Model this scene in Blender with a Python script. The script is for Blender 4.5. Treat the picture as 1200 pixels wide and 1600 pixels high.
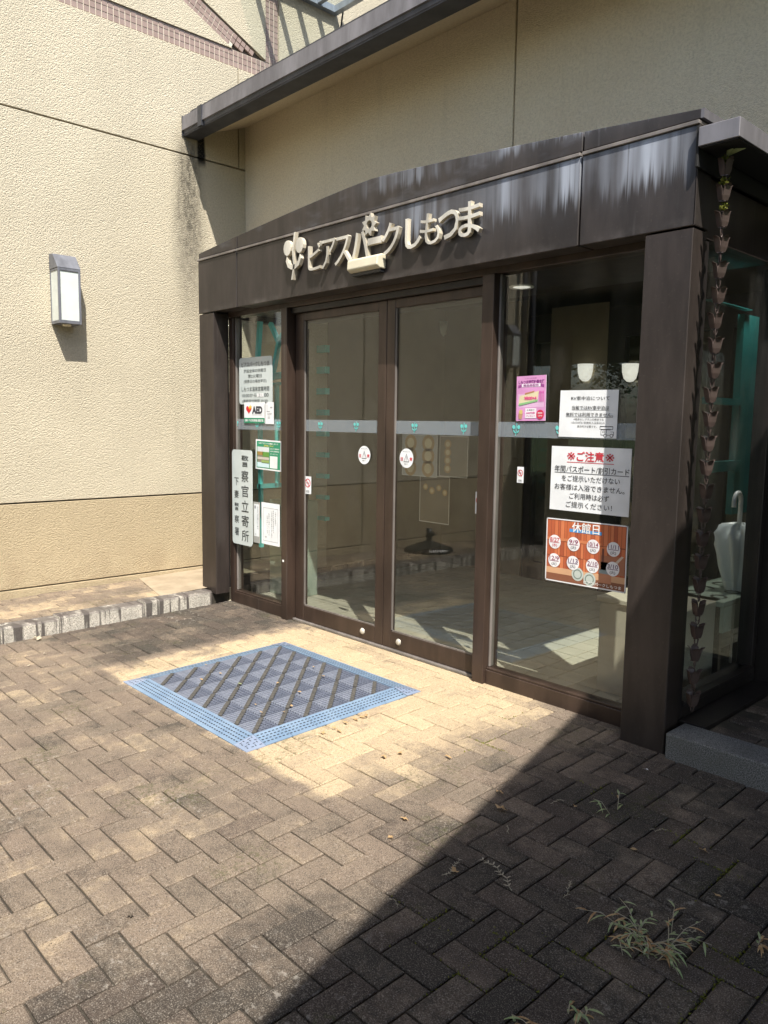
import bpy, bmesh, math, random
from mathutils import Vector, Matrix
R = math.radians
random.seed(7)
for o in list(bpy.data.objects):
    bpy.data.objects.remove(o, do_unlink=True)
scene = bpy.context.scene
COL = scene.collection

# ------------------------------------------------------------------ camera
YAW, PITCH, ROLL, EYE, FPX = R(46.7665), R(-6.5488), R(0.82915), 1.45, 1211.9
fwd = Vector((-math.sin(YAW)*math.cos(PITCH), math.cos(YAW)*math.cos(PITCH), math.sin(PITCH)))
rgt = Vector((math.cos(YAW), math.sin(YAW), 0))
upv = rgt.cross(fwd)
r2 = math.cos(ROLL)*rgt + math.sin(ROLL)*upv
u2 = -math.sin(ROLL)*rgt + math.cos(ROLL)*upv
cd = bpy.data.cameras.new('camera')
cam = bpy.data.objects.new('camera', cd); COL.objects.link(cam)
cam.matrix_world = Matrix(((r2.x, u2.x, -fwd.x, 0), (r2.y, u2.y, -fwd.y, 0), (r2.z, u2.z, -fwd.z, EYE), (0, 0, 0, 1)))
cd.sensor_fit = 'VERTICAL'; cd.sensor_height = 24.0; cd.lens = 24.0*FPX/1600.0
cd.clip_start = 0.05; cd.clip_end = 600
scene.camera = cam

# ------------------------------------------------------------------ world, sun, exposure
SUN_DIR = Vector((-1.6, 1.0, -2.65)).normalized()
w = bpy.data.worlds.new('World'); scene.world = w; w.use_nodes = True
nt = w.node_tree; nt.nodes.clear()
sky = nt.nodes.new('ShaderNodeTexSky'); sky.sky_type = 'NISHITA'; sky.sun_disc = False
sky.sun_elevation = math.asin(-SUN_DIR.z); sky.sun_rotation = math.atan2(-SUN_DIR.x, -SUN_DIR.y)
sky.air_density = 1.0; sky.dust_density = 1.5; sky.ozone_density = 1.0
bg = nt.nodes.new('ShaderNodeBackground'); bg.inputs['Strength'].default_value = 0.12
wo = nt.nodes.new('ShaderNodeOutputWorld')
nt.links.new(sky.outputs[0], bg.inputs[0]); nt.links.new(bg.outputs[0], wo.inputs[0])
sd = bpy.data.lights.new('sun', 'SUN'); sd.energy = 5.0; sd.angle = R(0.53); sd.color = (1.0, 0.95, 0.87)
sun = bpy.data.objects.new('sun', sd); COL.objects.link(sun)
sun.rotation_euler = SUN_DIR.to_track_quat('-Z', 'Y').to_euler(); sun.location = (8, -6, 15)
vs = scene.view_settings
scene.display_settings.display_device = 'sRGB'
vs.view_transform = 'Standard'; vs.look = 'None'; vs.exposure = 0.78; vs.gamma = 1.0; vs.use_curve_mapping = False
scene.render.engine = 'CYCLES'
scene.cycles.max_bounces = 10; scene.cycles.transparent_max_bounces = 16
scene.cycles.diffuse_bounces = 6; scene.cycles.glossy_bounces = 5
scene.cycles.caustics_reflective = False; scene.cycles.caustics_refractive = False

SL = 0.02
def gz(y): return SL*(y-3.3) if y > -7 else SL*(-10.3)

# ------------------------------------------------------------------ material helpers
class NT:
    def __init__(s, name):
        s.m = bpy.data.materials.new(name); s.m.use_nodes = True
        s.t = s.m.node_tree; s.t.nodes.clear()
        s.out = s.n('ShaderNodeOutputMaterial')
    def n(s, k, **kw):
        x = s.t.nodes.new(k)
        for a, b in kw.items(): setattr(x, a, b)
        return x
    def put(s, sock, v):
        if v is None: return
        if hasattr(v, 'is_output') or isinstance(v, bpy.types.NodeSocket): s.t.links.new(v, sock)
        elif isinstance(v, (tuple, list)) and sock.type == 'RGBA' and len(v) == 3: sock.default_value = (*v, 1)
        else: sock.default_value = v
    def math(s, op, a, b=None, c=None, clamp=False):
        x = s.n('ShaderNodeMath', operation=op); x.use_clamp = clamp
        s.put(x.inputs[0], a); s.put(x.inputs[1], b)
        if c is not None: s.put(x.inputs[2], c)
        return x.outputs[0]
    def mix(s, f, a, b, kind='MIX'):
        x = s.n('ShaderNodeMix', data_type='RGBA', blend_type=kind)
        s.put(x.inputs[0], f); s.put(x.inputs[6], a); s.put(x.inputs[7], b)
        return x.outputs[2]
    def pos(s): return s.n('ShaderNodeNewGeometry').outputs['Position']
    def xyz(s, v):
        x = s.n('ShaderNodeSeparateXYZ'); s.put(x.inputs[0], v); return x.outputs
    def vec(s, v, scale=(1, 1, 1), loc=(0, 0, 0)):
        x = s.n('ShaderNodeMapping'); s.put(x.inputs[0], v); x.inputs['Scale'].default_value = scale; x.inputs['Location'].default_value = loc
        return x.outputs[0]
    def noise(s, v, sc, det=4, rough=0.55):
        x = s.n('ShaderNodeTexNoise'); s.put(x.inputs['Vector'], v); x.inputs['Scale'].default_value = sc
        x.inputs['Detail'].default_value = det; x.inputs['Roughness'].default_value = rough
        return x.outputs[0]
    def voro(s, v, sc):
        x = s.n('ShaderNodeTexVoronoi'); s.put(x.inputs['Vector'], v); x.inputs['Scale'].default_value = sc
        return x.outputs[0]
    def step(s, v, a, b, lo=0.0, hi=1.0):
        x = s.n('ShaderNodeMapRange', interpolation_type='SMOOTHSTEP'); s.put(x.inputs[0], v)
        for i, q in enumerate((a, b, lo, hi)): s.put(x.inputs[i+1], q)
        return x.outputs[0]
    def bump(s, h, strength=0.3, dist=0.01, normal=None):
        x = s.n('ShaderNodeBump'); x.inputs['Strength'].default_value = strength; x.inputs['Distance'].default_value = dist
        s.put(x.inputs['Height'], h)
        if normal is not None: s.put(x.inputs['Normal'], normal)
        return x.outputs[0]
    def bsdf(s, col, rough=0.6, metal=0.0, normal=None, spec=None, emit=None, es=0.0):
        x = s.n('ShaderNodeBsdfPrincipled')
        s.put(x.inputs['Base Color'], col); s.put(x.inputs['Roughness'], rough); s.put(x.inputs['Metallic'], metal)
        if normal is not None: s.put(x.inputs['Normal'], normal)
        if spec is not None: x.inputs['Specular IOR Level'].default_value = spec
        if emit is not None:
            s.put(x.inputs['Emission Color'], emit); x.inputs['Emission Strength'].default_value = es
        return x.outputs[0]
    def done(s, sh):
        s.t.links.new(sh, s.out.inputs[0]); return s.m
_flat = {}
def flat(name, col, rough=0.6, metal=0.0, spec=None):
    k = (name, col, rough, metal)
    if k not in _flat:
        t = NT(name); n = t.noise(t.pos(), 9.0, 3)
        c = t.mix(t.step(n, .3, .7), tuple(v*.93 for v in col), tuple(min(1, v*1.05) for v in col))
        _flat[k] = t.done(t.bsdf(c, rough, metal, spec=spec))
    return _flat[k]

def m_stucco(name, a, b, stain=False, strength=.9, grain=95):
    t = NT(name); p = t.pos(); x, y, z = t.xyz(p)
    big = t.noise(p, 1.3, 4); fine = t.noise(p, 60, 3)
    c = t.mix(t.step(big, .3, .7), a, b)
    c = t.mix(t.step(fine, .35, .7, 0, .35), c, tuple(v*.72 for v in a))
    vein = t.noise(t.vec(p, (7, 7, .7)), 1.0, 4)
    c = t.mix(t.step(vein, .56, .78, 0, .22), c, tuple(v*.6 for v in a))
    # splash dirt near the foot
    low = t.math('MULTIPLY', t.step(z, .55, .1), t.step(t.noise(p, 5, 4), .35, .7))
    c = t.mix(t.math('MULTIPLY', low, .35), c, (.30, .22, .14))
    if stain:
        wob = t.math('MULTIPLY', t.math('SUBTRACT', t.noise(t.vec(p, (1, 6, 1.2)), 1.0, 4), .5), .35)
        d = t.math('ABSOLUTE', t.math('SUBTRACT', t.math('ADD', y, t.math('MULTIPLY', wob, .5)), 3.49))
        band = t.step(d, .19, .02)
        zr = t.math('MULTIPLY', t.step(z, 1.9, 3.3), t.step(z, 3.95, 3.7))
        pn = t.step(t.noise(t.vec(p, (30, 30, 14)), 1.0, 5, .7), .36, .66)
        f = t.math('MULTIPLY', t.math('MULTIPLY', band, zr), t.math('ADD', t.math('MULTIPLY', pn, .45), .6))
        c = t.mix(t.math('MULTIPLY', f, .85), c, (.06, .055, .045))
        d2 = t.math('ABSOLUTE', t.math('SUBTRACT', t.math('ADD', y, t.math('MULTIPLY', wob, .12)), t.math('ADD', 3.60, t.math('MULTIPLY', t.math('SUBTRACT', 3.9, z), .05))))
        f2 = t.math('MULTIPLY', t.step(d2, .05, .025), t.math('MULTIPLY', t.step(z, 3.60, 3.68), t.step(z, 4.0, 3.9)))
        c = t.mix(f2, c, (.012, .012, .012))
    n1 = t.noise(t.vec(p, (1, 1, 1.0)), grain, 3, .6); v1 = t.voro(p, grain*.8)
    n2 = t.noise(p, grain*.5, 2, .5); h = t.math('ADD', t.math('MULTIPLY', t.noise(p, grain*1.9, 2, .5), .55), t.math('ADD', t.math('MULTIPLY', v1, -.75), t.math('MULTIPLY', n2, .35)))
    c = t.mix(t.step(n2, .50, .34, 0, .18), c, (.36, .30, .21))
    return t.done(t.bsdf(c, .92, 0, t.bump(h, strength, .011), spec=.2))

def m_paver(name):
    t = NT(name); p = t.pos(); x, y, z = t.xyz(p)
    gi = t.n('ShaderNodeNewGeometry').outputs['Random Per Island']; oi = t.n('ShaderNodeObjectInfo').outputs['Random']
    rnd = t.math('FRACT', t.math('ADD', gi, t.math('MULTIPLY', oi, 3.7)))
    rn2 = t.math('FRACT', t.math('MULTIPLY', rnd, 17.31))
    nz = t.math('SUBTRACT', t.noise(p, 2.2, 6, .66), .5)
    nf = t.math('SUBTRACT', t.noise(p, 7, 4, .6), .5)
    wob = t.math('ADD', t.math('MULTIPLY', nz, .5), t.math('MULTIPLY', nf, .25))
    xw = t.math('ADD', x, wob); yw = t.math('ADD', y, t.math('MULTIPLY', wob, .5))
    # rinsed, paler pavers round the mat and along the doors
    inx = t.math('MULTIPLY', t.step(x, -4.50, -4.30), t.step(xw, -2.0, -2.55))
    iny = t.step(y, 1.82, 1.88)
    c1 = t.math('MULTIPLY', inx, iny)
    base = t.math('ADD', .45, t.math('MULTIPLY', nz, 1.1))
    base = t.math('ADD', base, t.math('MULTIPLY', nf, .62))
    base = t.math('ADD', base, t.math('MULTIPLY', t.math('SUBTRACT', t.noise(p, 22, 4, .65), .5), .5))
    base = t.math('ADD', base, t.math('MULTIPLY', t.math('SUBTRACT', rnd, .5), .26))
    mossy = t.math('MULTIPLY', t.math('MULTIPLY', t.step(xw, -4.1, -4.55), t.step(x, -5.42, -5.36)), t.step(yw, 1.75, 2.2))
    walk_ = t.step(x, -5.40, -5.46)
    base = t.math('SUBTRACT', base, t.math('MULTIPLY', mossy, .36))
    base = t.math('SUBTRACT', base, t.math('MULTIPLY', t.step(xw, -2.2, -1.4), .37))  # pavers darkened towards the right to deepen the canopy's shade
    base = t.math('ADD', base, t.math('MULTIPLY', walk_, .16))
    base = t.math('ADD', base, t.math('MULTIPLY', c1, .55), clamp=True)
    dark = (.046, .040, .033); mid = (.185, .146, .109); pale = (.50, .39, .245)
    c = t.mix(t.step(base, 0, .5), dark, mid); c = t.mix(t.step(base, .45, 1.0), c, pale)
    c = t.mix(t.math('MULTIPLY', rn2, .4), c, t.mix(.5, c, (.20, .135, .105)))
    sp = t.noise(p, 260, 2, .6)
    c = t.mix(t.step(sp, .52, .70, 0, .5), c, t.mix(.55, c, (.62, .56, .47)))
    sp2 = t.noise(p, 95, 3, .7); c = t.mix(t.step(sp2, .50, .34, 0, .5), c, t.mix(.6, c, (.02, .018, .015)))
    c = t.mix(t.step(sp, .47, .28, 0, .8), c, (.02, .018, .016))
    moss = t.math('MULTIPLY', t.step(t.noise(p, 3.1, 5), .54, .70), t.step(t.noise(p, 60, 3), .48, .62))
    c = t.mix(t.math('MULTIPLY', moss, .5), c, (.06, .065, .02))
    wht = t.math('MULTIPLY', t.step(t.noise(p, 1.6, 3), .52, .66), t.step(t.noise(p, 34, 5, .7), .56, .66))
    c = t.mix(t.math('MULTIPLY', wht, .5), c, t.mix(.6, c, (.52, .48, .42)))
    h = t.math('ADD', t.noise(p, 200, 3, .6), t.math('MULTIPLY', t.noise(p, 30, 3), .8))
    return t.done(t.bsdf(c, .9, 0, t.bump(h, .5, .004), spec=.2))

def m_metal(name, col, streak=0.0, rough=.42):
    t = NT(name); p = t.pos(); x, y, z = t.xyz(p)
    n = t.noise(t.vec(p, (5, 5, 1.1)), 1.6, 5, .6); f = t.noise(p, 80, 3)
    c = t.mix(t.step(n, .3, .72), tuple(v*.75 for v in col), tuple(v*1.35 for v in col))
    c = t.mix(t.step(f, .6, .8, 0, .12), c, (.2, .17, .14))
    scr = t.noise(t.vec(p, (26, 26, 1.2)), 1.0, 3)
    c = t.mix(t.step(scr, .62, .8, 0, .16), c, (.22, .21, .21))
    r = rough
    if streak:
        s1 = t.noise(t.vec(p, (34, 1, 1.1)), 1.0, 4, .62)
        s2 = t.noise(t.vec(p, (11, 1, .5)), 1.0, 2, .5)
        # run-off starts under each top edge and fades downwards
        lo = t.math('MULTIPLY', t.step(z, 2.30, 2.62), t.step(z, 2.70, 2.685))
        hi = t.step(z, 2.69, 2.84)
        g = t.math('MAXIMUM', lo, t.math('MULTIPLY', hi, .85))
        xs = t.math('MULTIPLY', t.step(x, -4.2, -2.6), t.step(x, -1.545, -1.65))
        thr = t.math('SUBTRACT', .72, t.math('MULTIPLY', g, .40))
        s3 = t.noise(t.vec(p, (70, 1, .8)), 1.0, 3, .6); s4 = t.noise(t.vec(p, (1.7, 1, .2)), 2.0, 2)
        mixn = t.math('ADD', t.math('MULTIPLY', s1, .65), t.math('MULTIPLY', s3, .35))
        m = t.math('MULTIPLY', t.step(t.math('SUBTRACT', mixn, thr), -.03, .17), t.step(s2, .34, .66))
        m = t.math('MULTIPLY', m, t.math('MULTIPLY', xs, t.math('MULTIPLY', t.step(g, .0, .55), t.step(s4, .36, .56, .15, 1.0))))
        edge = t.math('MULTIPLY', t.step(z, 2.33, 2.285), t.step(t.noise(p, 6, 4), .4, .7))
        c = t.mix(t.math('MULTIPLY', edge, .35), c, (.20, .18, .17))
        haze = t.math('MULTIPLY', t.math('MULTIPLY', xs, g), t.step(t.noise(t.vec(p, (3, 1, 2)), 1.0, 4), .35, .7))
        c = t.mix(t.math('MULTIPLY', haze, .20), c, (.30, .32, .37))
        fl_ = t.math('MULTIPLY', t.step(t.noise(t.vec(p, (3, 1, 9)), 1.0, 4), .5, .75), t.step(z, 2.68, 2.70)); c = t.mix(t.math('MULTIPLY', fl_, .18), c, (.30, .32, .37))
        c = t.mix(t.math('MULTIPLY', m, streak), c, (.50, .55, .64))
        r = t.math('ADD', rough, t.math('MULTIPLY', m, .35))
    return t.done(t.bsdf(c, r, .25, t.bump(t.math('ADD', n, t.math('MULTIPLY', f, .15)), .07, .01), spec=.5))

def m_glass(name, tint=(.925, .935, .92), ior=1.47, grey=0.0):
    t = NT(name)
    fr = t.n('ShaderNodeFresnel'); bf = t.n('ShaderNodeNewGeometry').outputs['Backfacing']
    t.put(fr.inputs[0], t.math('ADD', ior, t.math('MULTIPLY', bf, 1/ior-ior)))
    tr = t.n('ShaderNodeBsdfTransparent'); tr.inputs[0].default_value = (*tint, 1)
    gl = t.n('ShaderNodeBsdfGlossy'); gl.inputs['Roughness'].default_value = 0.0; gl.inputs[0].default_value = (1, 1, 1, 1)
    p = t.pos(); t.put(gl.inputs['Normal'], t.bump(t.noise(p, 2.2, 2), .02, .01))
    mx = t.n('ShaderNodeMixShader'); t.put(mx.inputs[0], fr.outputs[0]); t.put(mx.inputs[1], tr.outputs[0]); t.put(mx.inputs[2], gl.outputs[0])
    df = t.n('ShaderNodeBsdfDiffuse'); df.inputs[0].default_value = (.55, .52, .46, 1)
    m2 = t.n('ShaderNodeMixShader')
    smear = t.math('ADD', .002+grey, t.math('MULTIPLY', t.step(t.noise(t.vec(p, (3, 3, 1)), 2.0, 6, .7), .48, .74), .020))
    t.put(m2.inputs[0], smear); t.put(m2.inputs[1], mx.outputs[0]); t.put(m2.inputs[2], df.outputs[0])
    return t.done(m2.outputs[0])
def m_film(name, col, alpha, rough=.5):
    t = NT(name)
    tr = t.n('ShaderNodeBsdfTransparent'); d = t.bsdf(col, rough)
    mx = t.n('ShaderNodeMixShader'); mx.inputs[0].default_value = alpha
    t.put(mx.inputs[1], tr.outputs[0]); t.put(mx.inputs[2], d); return t.done(mx.outputs[0])
def m_emit(name, col, st):
    t = NT(name); return t.done(t.bsdf(col, .5, emit=col, es=st))
def m_granite(name, base=(.42, .40, .36), drk=.5, stain=True):
    t = NT(name); p = t.pos(); x, y, z = t.xyz(p)
    f = t.noise(p, 230, 2, .7); c = t.mix(t.step(f, .38, .62), tuple(v*.30 for v in base), tuple(min(.85, v*1.3) for v in base))
    if stain:
        runs = t.step(t.noise(t.vec(p, (4, 17, .8)), 1.0, 3, .6), .51, .58)
        c = t.mix(t.math('MULTIPLY', runs, .9), c, (.045, .035, .032))
        nrm = t.xyz(t.n('ShaderNodeNewGeometry').outputs['Normal'])[2]
        top = t.math('MULTIPLY', t.step(nrm, .3, .8), t.step(t.noise(p, 12, 5), .28, .5))
        c = t.mix(t.math('MULTIPLY', top, .85), c, (.075, .06, .055))
    g = t.step(t.noise(p, 6, 4), .4, .75, 0, drk)
    c = t.mix(g, c, (.10, .10, .085))
    return t.done(t.bsdf(c, .85, 0, t.bump(f, .35, .004)))
def m_foliage(name, a, b):
    t = NT(name); p = t.pos()
    ri = t.n('ShaderNodeNewGeometry').outputs['Random Per Island']
    c = t.mix(ri, a, b)
    d = t.bsdf(c, .6, spec=.3)
    tr = t.n('ShaderNodeBsdfTranslucent'); t.put(tr.inputs[0], c)
    mx = t.n('ShaderNodeMixShader'); mx.inputs[0].default_value = .25
    t.put(mx.inputs[1], d); t.put(mx.inputs[2], tr.outputs[0]); return t.done(mx.outputs[0])
def m_noisy(name, a, b, sc=8, rough=.8, bmp=.2, det=5, metal=0):
    t = NT(name); p = t.pos(); n = t.noise(p, sc, det, .6)
    ri = t.n('ShaderNodeNewGeometry').outputs['Random Per Island']
    c = t.mix(t.step(n, .3, .7), a, b); c = t.mix(t.math('MULTIPLY', ri, .25), c, tuple(v*.7 for v in a))
    return t.done(t.bsdf(c, rough, metal, t.bump(t.noise(p, sc*12, 3), bmp, .004)))

M = {}
M['stucco_sun'] = m_stucco('cream_stucco', (.56, .50, .375), (.615, .55, .415), stain=True, grain=150, strength=.8)
M['stucco_base'] = m_stucco('tan_base_stucco', (.47, .385, .25), (.53, .435, .285), grain=150, strength=.8)
M['stucco_hall'] = m_stucco('lightened_stucco', (.76, .66, .49), (.80, .71, .54), grain=190, strength=.7)  # same stucco as the wing, lightened to lift the shaded wall
M['groove'] = flat('joint_sealant', (.07, .055, .045), .8)
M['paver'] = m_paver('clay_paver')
M['sand'] = m_noisy('joint_sand', (.028, .024, .018), (.065, .055, .038), 14)
M['fascia'] = m_metal('bronze_panel', (.040, .033, .030), streak=.72)
M['bronze'] = m_metal('bronze_metal', (.042, .033, .029))
M['frame'] = m_metal('brown_aluminium', (.050, .033, .025), rough=.35)
M['frame_dark'] = m_metal('dark_aluminium', (.020, .017, .016), rough=.4)
M['edge'] = m_metal('worn_edge', (.20, .18, .165), rough=.5)
M['gutter'] = m_metal('grey_gutter', (.165, .16, .172), rough=.5)
M['gutter_dk'] = m_metal('grey_gutter_under', (.050, .052, .060), rough=.5)
M['black'] = flat('black_gap', (.008, .008, .008), .8)
M['glass'] = m_glass('window_glass')
M['glass_side'] = m_glass('side_window_glass', (.93, .96, .955))
M['film'] = m_film('frosted_film', (.50, .57, .62), .22)
M['mint'] = flat('mint_print', (.15, .62, .58), .5)
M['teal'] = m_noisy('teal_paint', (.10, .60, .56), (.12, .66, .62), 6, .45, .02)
M['teal_dark'] = m_noisy('dimmed_teal_paint', (.012, .12, .115), (.018, .15, .145), 6, .45, .02)  # same teal with dimmer light put into the colour
M['champagne'] = m_metal('champagne_metal', (.58, .555, .49), rough=.38)
M['champagne_side'] = m_metal('champagne_return', (.62, .56, .44), rough=.35)
M['ivory'] = flat('ivory_plastic', (.66, .61, .46), .4)
M['tile'] = m_noisy('brown_mosaic', (.27, .195, .165), (.33, .245, .21), 10, .5, .05)
M['grout'] = flat('pale_grout', (.62, .56, .46), .9)
M['granite'] = m_granite('granite', (.54, .50, .43), .35)
M['granite_dk'] = m_granite('weathered_granite', (.17, .17, .165), .5, stain=False)
M['concrete'] = m_noisy('weathered_concrete', (.30, .24, .165), (.42, .34, .24), 7)
M['lamp_metal'] = m_metal('lantern_metal', (.16, .165, .185), rough=.45)
M['opal'] = flat('opal_glass', (.62, .66, .62), .25)
M['mat_blue'] = m_noisy('blue_plastic', (.145, .22, .32), (.205, .285, .385), 9, .6, .05)
M['mat_grey'] = m_noisy('grey_plastic', (.10, .115, .155), (.135, .15, .195), 20, .55, .05)
M['mat_lite'] = m_noisy('light_ribs', (.185, .205, .255), (.255, .275, .33), 30, .5, .05)
M['mat_brush'] = m_noisy('brush_strip', (.05, .049, .045), (.11, .10, .085), 60, .95, .5)
M['slot'] = flat('slot_hole', (.015, .018, .025), .8)
M['copper'] = m_metal('aged_copper', (.080, .057, .050), rough=.36)
M['moss'] = m_foliage('moss', (.10, .12, .012), (.20, .20, .03))
M['tile_floor'] = m_noisy('floor_tile', (.36, .345, .27), (.43, .41, .33), 5, .45, .03)
M['floor_grout'] = flat('floor_grout', (.66, .60, .44), .9)
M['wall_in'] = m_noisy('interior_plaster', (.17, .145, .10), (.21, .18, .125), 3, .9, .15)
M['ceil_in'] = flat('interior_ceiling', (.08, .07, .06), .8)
M['sconce'] = m_emit('sconce_glass', (.95, .93, .84), .42)
M['beige'] = m_noisy('beige_laminate', (.40, .36, .28), (.46, .42, .33), 4, .5, .02)
M['sage'] = flat('sage_panel', (.30, .36, .29), .5)
M['white'] = flat('white_plastic', (.80, .81, .80), .35)
M['vinyl'] = m_film('clear_vinyl', (.86, .90, .89), .80, .3)
M['bounce'] = m_noisy('pale_bounce', (.46, .44, .40), (.56, .54, .50), 3)  # pale so the unseen canopy top bounces sun onto the hall
M['soffit'] = m_noisy('soffit_board', (.045, .036, .028), (.065, .052, .04), 4, .6, .1)
M['wood'] = m_noisy('canopy_timber', (.06, .048, .038), (.09, .07, .055), 4, .7, .1)
M['bark'] = m_noisy('bark', (.09, .07, .05), (.15, .12, .09), 12, .95, .6)
M['leafy'] = m_foliage('leaf_green', (.035, .075, .018), (.09, .16, .035))
M['weed'] = m_foliage('weed_leaf', (.26, .36, .16), (.46, .50, .27))
M['dry'] = m_foliage('dry_leaf', (.40, .22, .10), (.58, .42, .22))
M['drystem'] = m_foliage('dry_stem', (.38, .34, .25), (.56, .50, .38))
M['turf'] = m_noisy('lawn', (.045, .075, .02), (.08, .12, .035), 20, .95, .5)
M['paper'] = flat('white_paper', (.80, .82, .83), .75)
M['plate'] = m_noisy('silver_plate', (.52, .58, .57), (.60, .66, .65), 5, .3, .02)
M['rubber'] = flat('black_plastic', (.015, .016, .018), .35)
M['steel'] = m_metal('steel_frame', (.26, .29, .33), rough=.4)

# ------------------------------------------------------------------ mesh helpers
class MB:
    def __init__(s): s.v = []; s.f = []; s.mi = []; s.sm = []
    def add(s, vs, fs, mi=0, smooth=False):
        b = len(s.v); s.v += [tuple(v) for v in vs]
        for f in fs: s.f.append(tuple(i+b for i in f)); s.mi.append(mi); s.sm.append(smooth)
        return s
    def box(s, x0, x1, y0, y1, z0, z1, mi=0):
        return s.add([(x0,y0,z0),(x1,y0,z0),(x1,y1,z0),(x0,y1,z0),(x0,y0,z1),(x1,y0,z1),(x1,y1,z1),(x0,y1,z1)],
                     [(0,3,2,1),(4,5,6,7),(0,1,5,4),(1,2,6,5),(2,3,7,6),(3,0,4,7)], mi)
    def prism(s, pts, axis, a, b, mi=0):
        # polygon in the plane normal to axis, extruded from a to b
        def P(q, t):
            return {'x': (t, q[0], q[1]), 'y': (q[0], t, q[1]), 'z': (q[0], q[1], t)}[axis]
        n = len(pts)
        vs = [P(q, a) for q in pts]+[P(q, b) for q in pts]
        fs = [tuple(range(n)), tuple(range(2*n-1, n-1, -1))]+[(i, (i+1) % n, n+(i+1) % n, n+i) for i in range(n)]
        return s.add(vs, fs, mi)
    def tube(s, path, r, n=8, mi=0, cap=True):
        path = [Vector(p) for p in path]; k = len(path)
        rs = r if isinstance(r, (list, tuple)) else [r]*k
        vs = []; up = None
        for i, p in enumerate(path):
            d = (path[min(i+1, k-1)]-path[max(i-1, 0)]).normalized()
            if up is None:
                up = Vector((0, 0, 1)) if abs(d.z) < .9 else Vector((1, 0, 0))
            a = d.cross(up).normalized(); up = a.cross(d).normalized()
            for j in range(n):
                th = 2*math.pi*j/n; vs.append(p+(a*math.cos(th)+up*math.sin(th))*rs[i])
        fs = [(i*n+j, i*n+(j+1) % n, (i+1)*n+(j+1) % n, (i+1)*n+j) for i in range(k-1) for j in range(n)]
        s.add(vs, fs, mi, True)
        if cap:
            b = len(s.v)-len(vs)
            s.f.append(tuple(b+j for j in range(n))[::-1]); s.mi.append(mi); s.sm.append(False)
            s.f.append(tuple(b+(k-1)*n+j for j in range(n))); s.mi.append(mi); s.sm.append(False)
        return s
    def lathe(s, prof, c, n=16, mi=0, ang=(0, 2*math.pi), smooth=True):
        full = abs(ang[1]-ang[0]-2*math.pi) < 1e-6
        m = n if full else n+1; vs = []
        for r, z in prof:
            for j in range(m):
                th = ang[0]+(ang[1]-ang[0])*j/n
                vs.append((c[0]+r*math.cos(th), c[1]+r*math.sin(th), c[2]+z))
        fs = []
        for i in range(len(prof)-1):
            for j in range(n):
                j2 = (j+1) % m if full else j+1
                fs.append((i*m+j, i*m+j2, (i+1)*m+j2, (i+1)*m+j))
        return s.add(vs, fs, mi, smooth)
    def disc(s, c, r, axis='y', n=20, mi=0, ry=None):
        ry = ry or r; vs = [c]
        for j in range(n):
            a = 2*math.pi*j/n; u, v = r*math.cos(a), ry*math.sin(a)
            vs.append((c[0]+u, c[1], c[2]+v) if axis == 'y' else (c[0], c[1]+u, c[2]+v) if axis == 'x' else (c[0]+u, c[1]+v, c[2]))
        return s.add(vs, [(0, 1+j, 1+(j+1) % n) for j in range(n)], mi)
    def quad(s, a, b, c, d, mi=0): return s.add([a, b, c, d], [(0, 1, 2, 3)], mi)
    def mesh(s, name, mats, off=(0, 0, 0)):
        me = bpy.data.meshes.new(name)
        me.from_pydata([(v[0]-off[0], v[1]-off[1], v[2]-off[2]) for v in s.v], [], s.f)
        for m in (mats if isinstance(mats, (list, tuple)) else [mats]): me.materials.append(m)
        me.polygons.foreach_set('material_index', s.mi); me.polygons.foreach_set('use_smooth', s.sm)
        me.update(); return me
def bevel(me, w, seg=1):
    bm = bmesh.new(); bm.from_mesh(me)
    bmesh.ops.remove_doubles(bm, verts=bm.verts, dist=1e-5)
    bmesh.ops.recalc_face_normals(bm, faces=bm.faces)
    es = [e for e in bm.edges if len(e.link_faces) == 2 and e.calc_face_angle(0) > .6]
    bmesh.ops.bevel(bm, geom=es, offset=w, segments=seg, affect='EDGES', profile=.5)
    bm.to_mesh(me); bm.free(); return me

WL = {}
def wloc(o): return Vector(WL.get(o.name, (0, 0, 0)))
def tag(o, label=None, cat=None, group=None, kind=None):
    if label: o['label'] = label
    if cat: o['category'] = cat
    if group: o['group'] = group
    if kind: o['kind'] = kind
    return o
def thing(name, loc, label, cat, group=None):
    o = bpy.data.objects.new(name, None); COL.objects.link(o); o.location = loc; o.empty_display_size = .1
    WL[o.name] = tuple(loc); return tag(o, label, cat, group)
def part(name, mb, mats, parent=None, bev=0, seg=1, loc=None, label=None, kind=None):
    L = wloc(parent) if parent is not None else Vector(loc or (0, 0, 0))
    me = mb.mesh(name, mats, L)
    if bev: bevel(me, bev, seg)
    o = bpy.data.objects.new(name, me); COL.objects.link(o)
    if parent is not None: o.parent = parent
    else: o.location = L
    WL[o.name] = tuple(L)
    if label: o['label'] = label
    if kind: o['kind'] = kind
    return o
def inst(name, me, parent, loc, rot=(0, 0, 0), scale=None):
    o = bpy.data.objects.new(name, me); COL.objects.link(o)
    if parent is not None: o.parent = parent; o.location = Vector(loc)-wloc(parent)
    else: o.location = loc
    o.rotation_euler = rot
    if scale: o.scale = scale
    WL[o.name] = tuple(loc); return o
def dup_tree(o, parent=None):
    c = o.copy(); COL.objects.link(c)
    if parent is not None: c.parent = parent
    for ch in list(o.children): dup_tree(ch, c)
    return c
def proj(p):
    d = Vector(p)-Vector((0, 0, EYE)); z = d.dot(fwd)
    if z < .05: return None
    return (600+FPX*d.dot(r2)/z, 800-FPX*d.dot(u2)/z, z)

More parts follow.
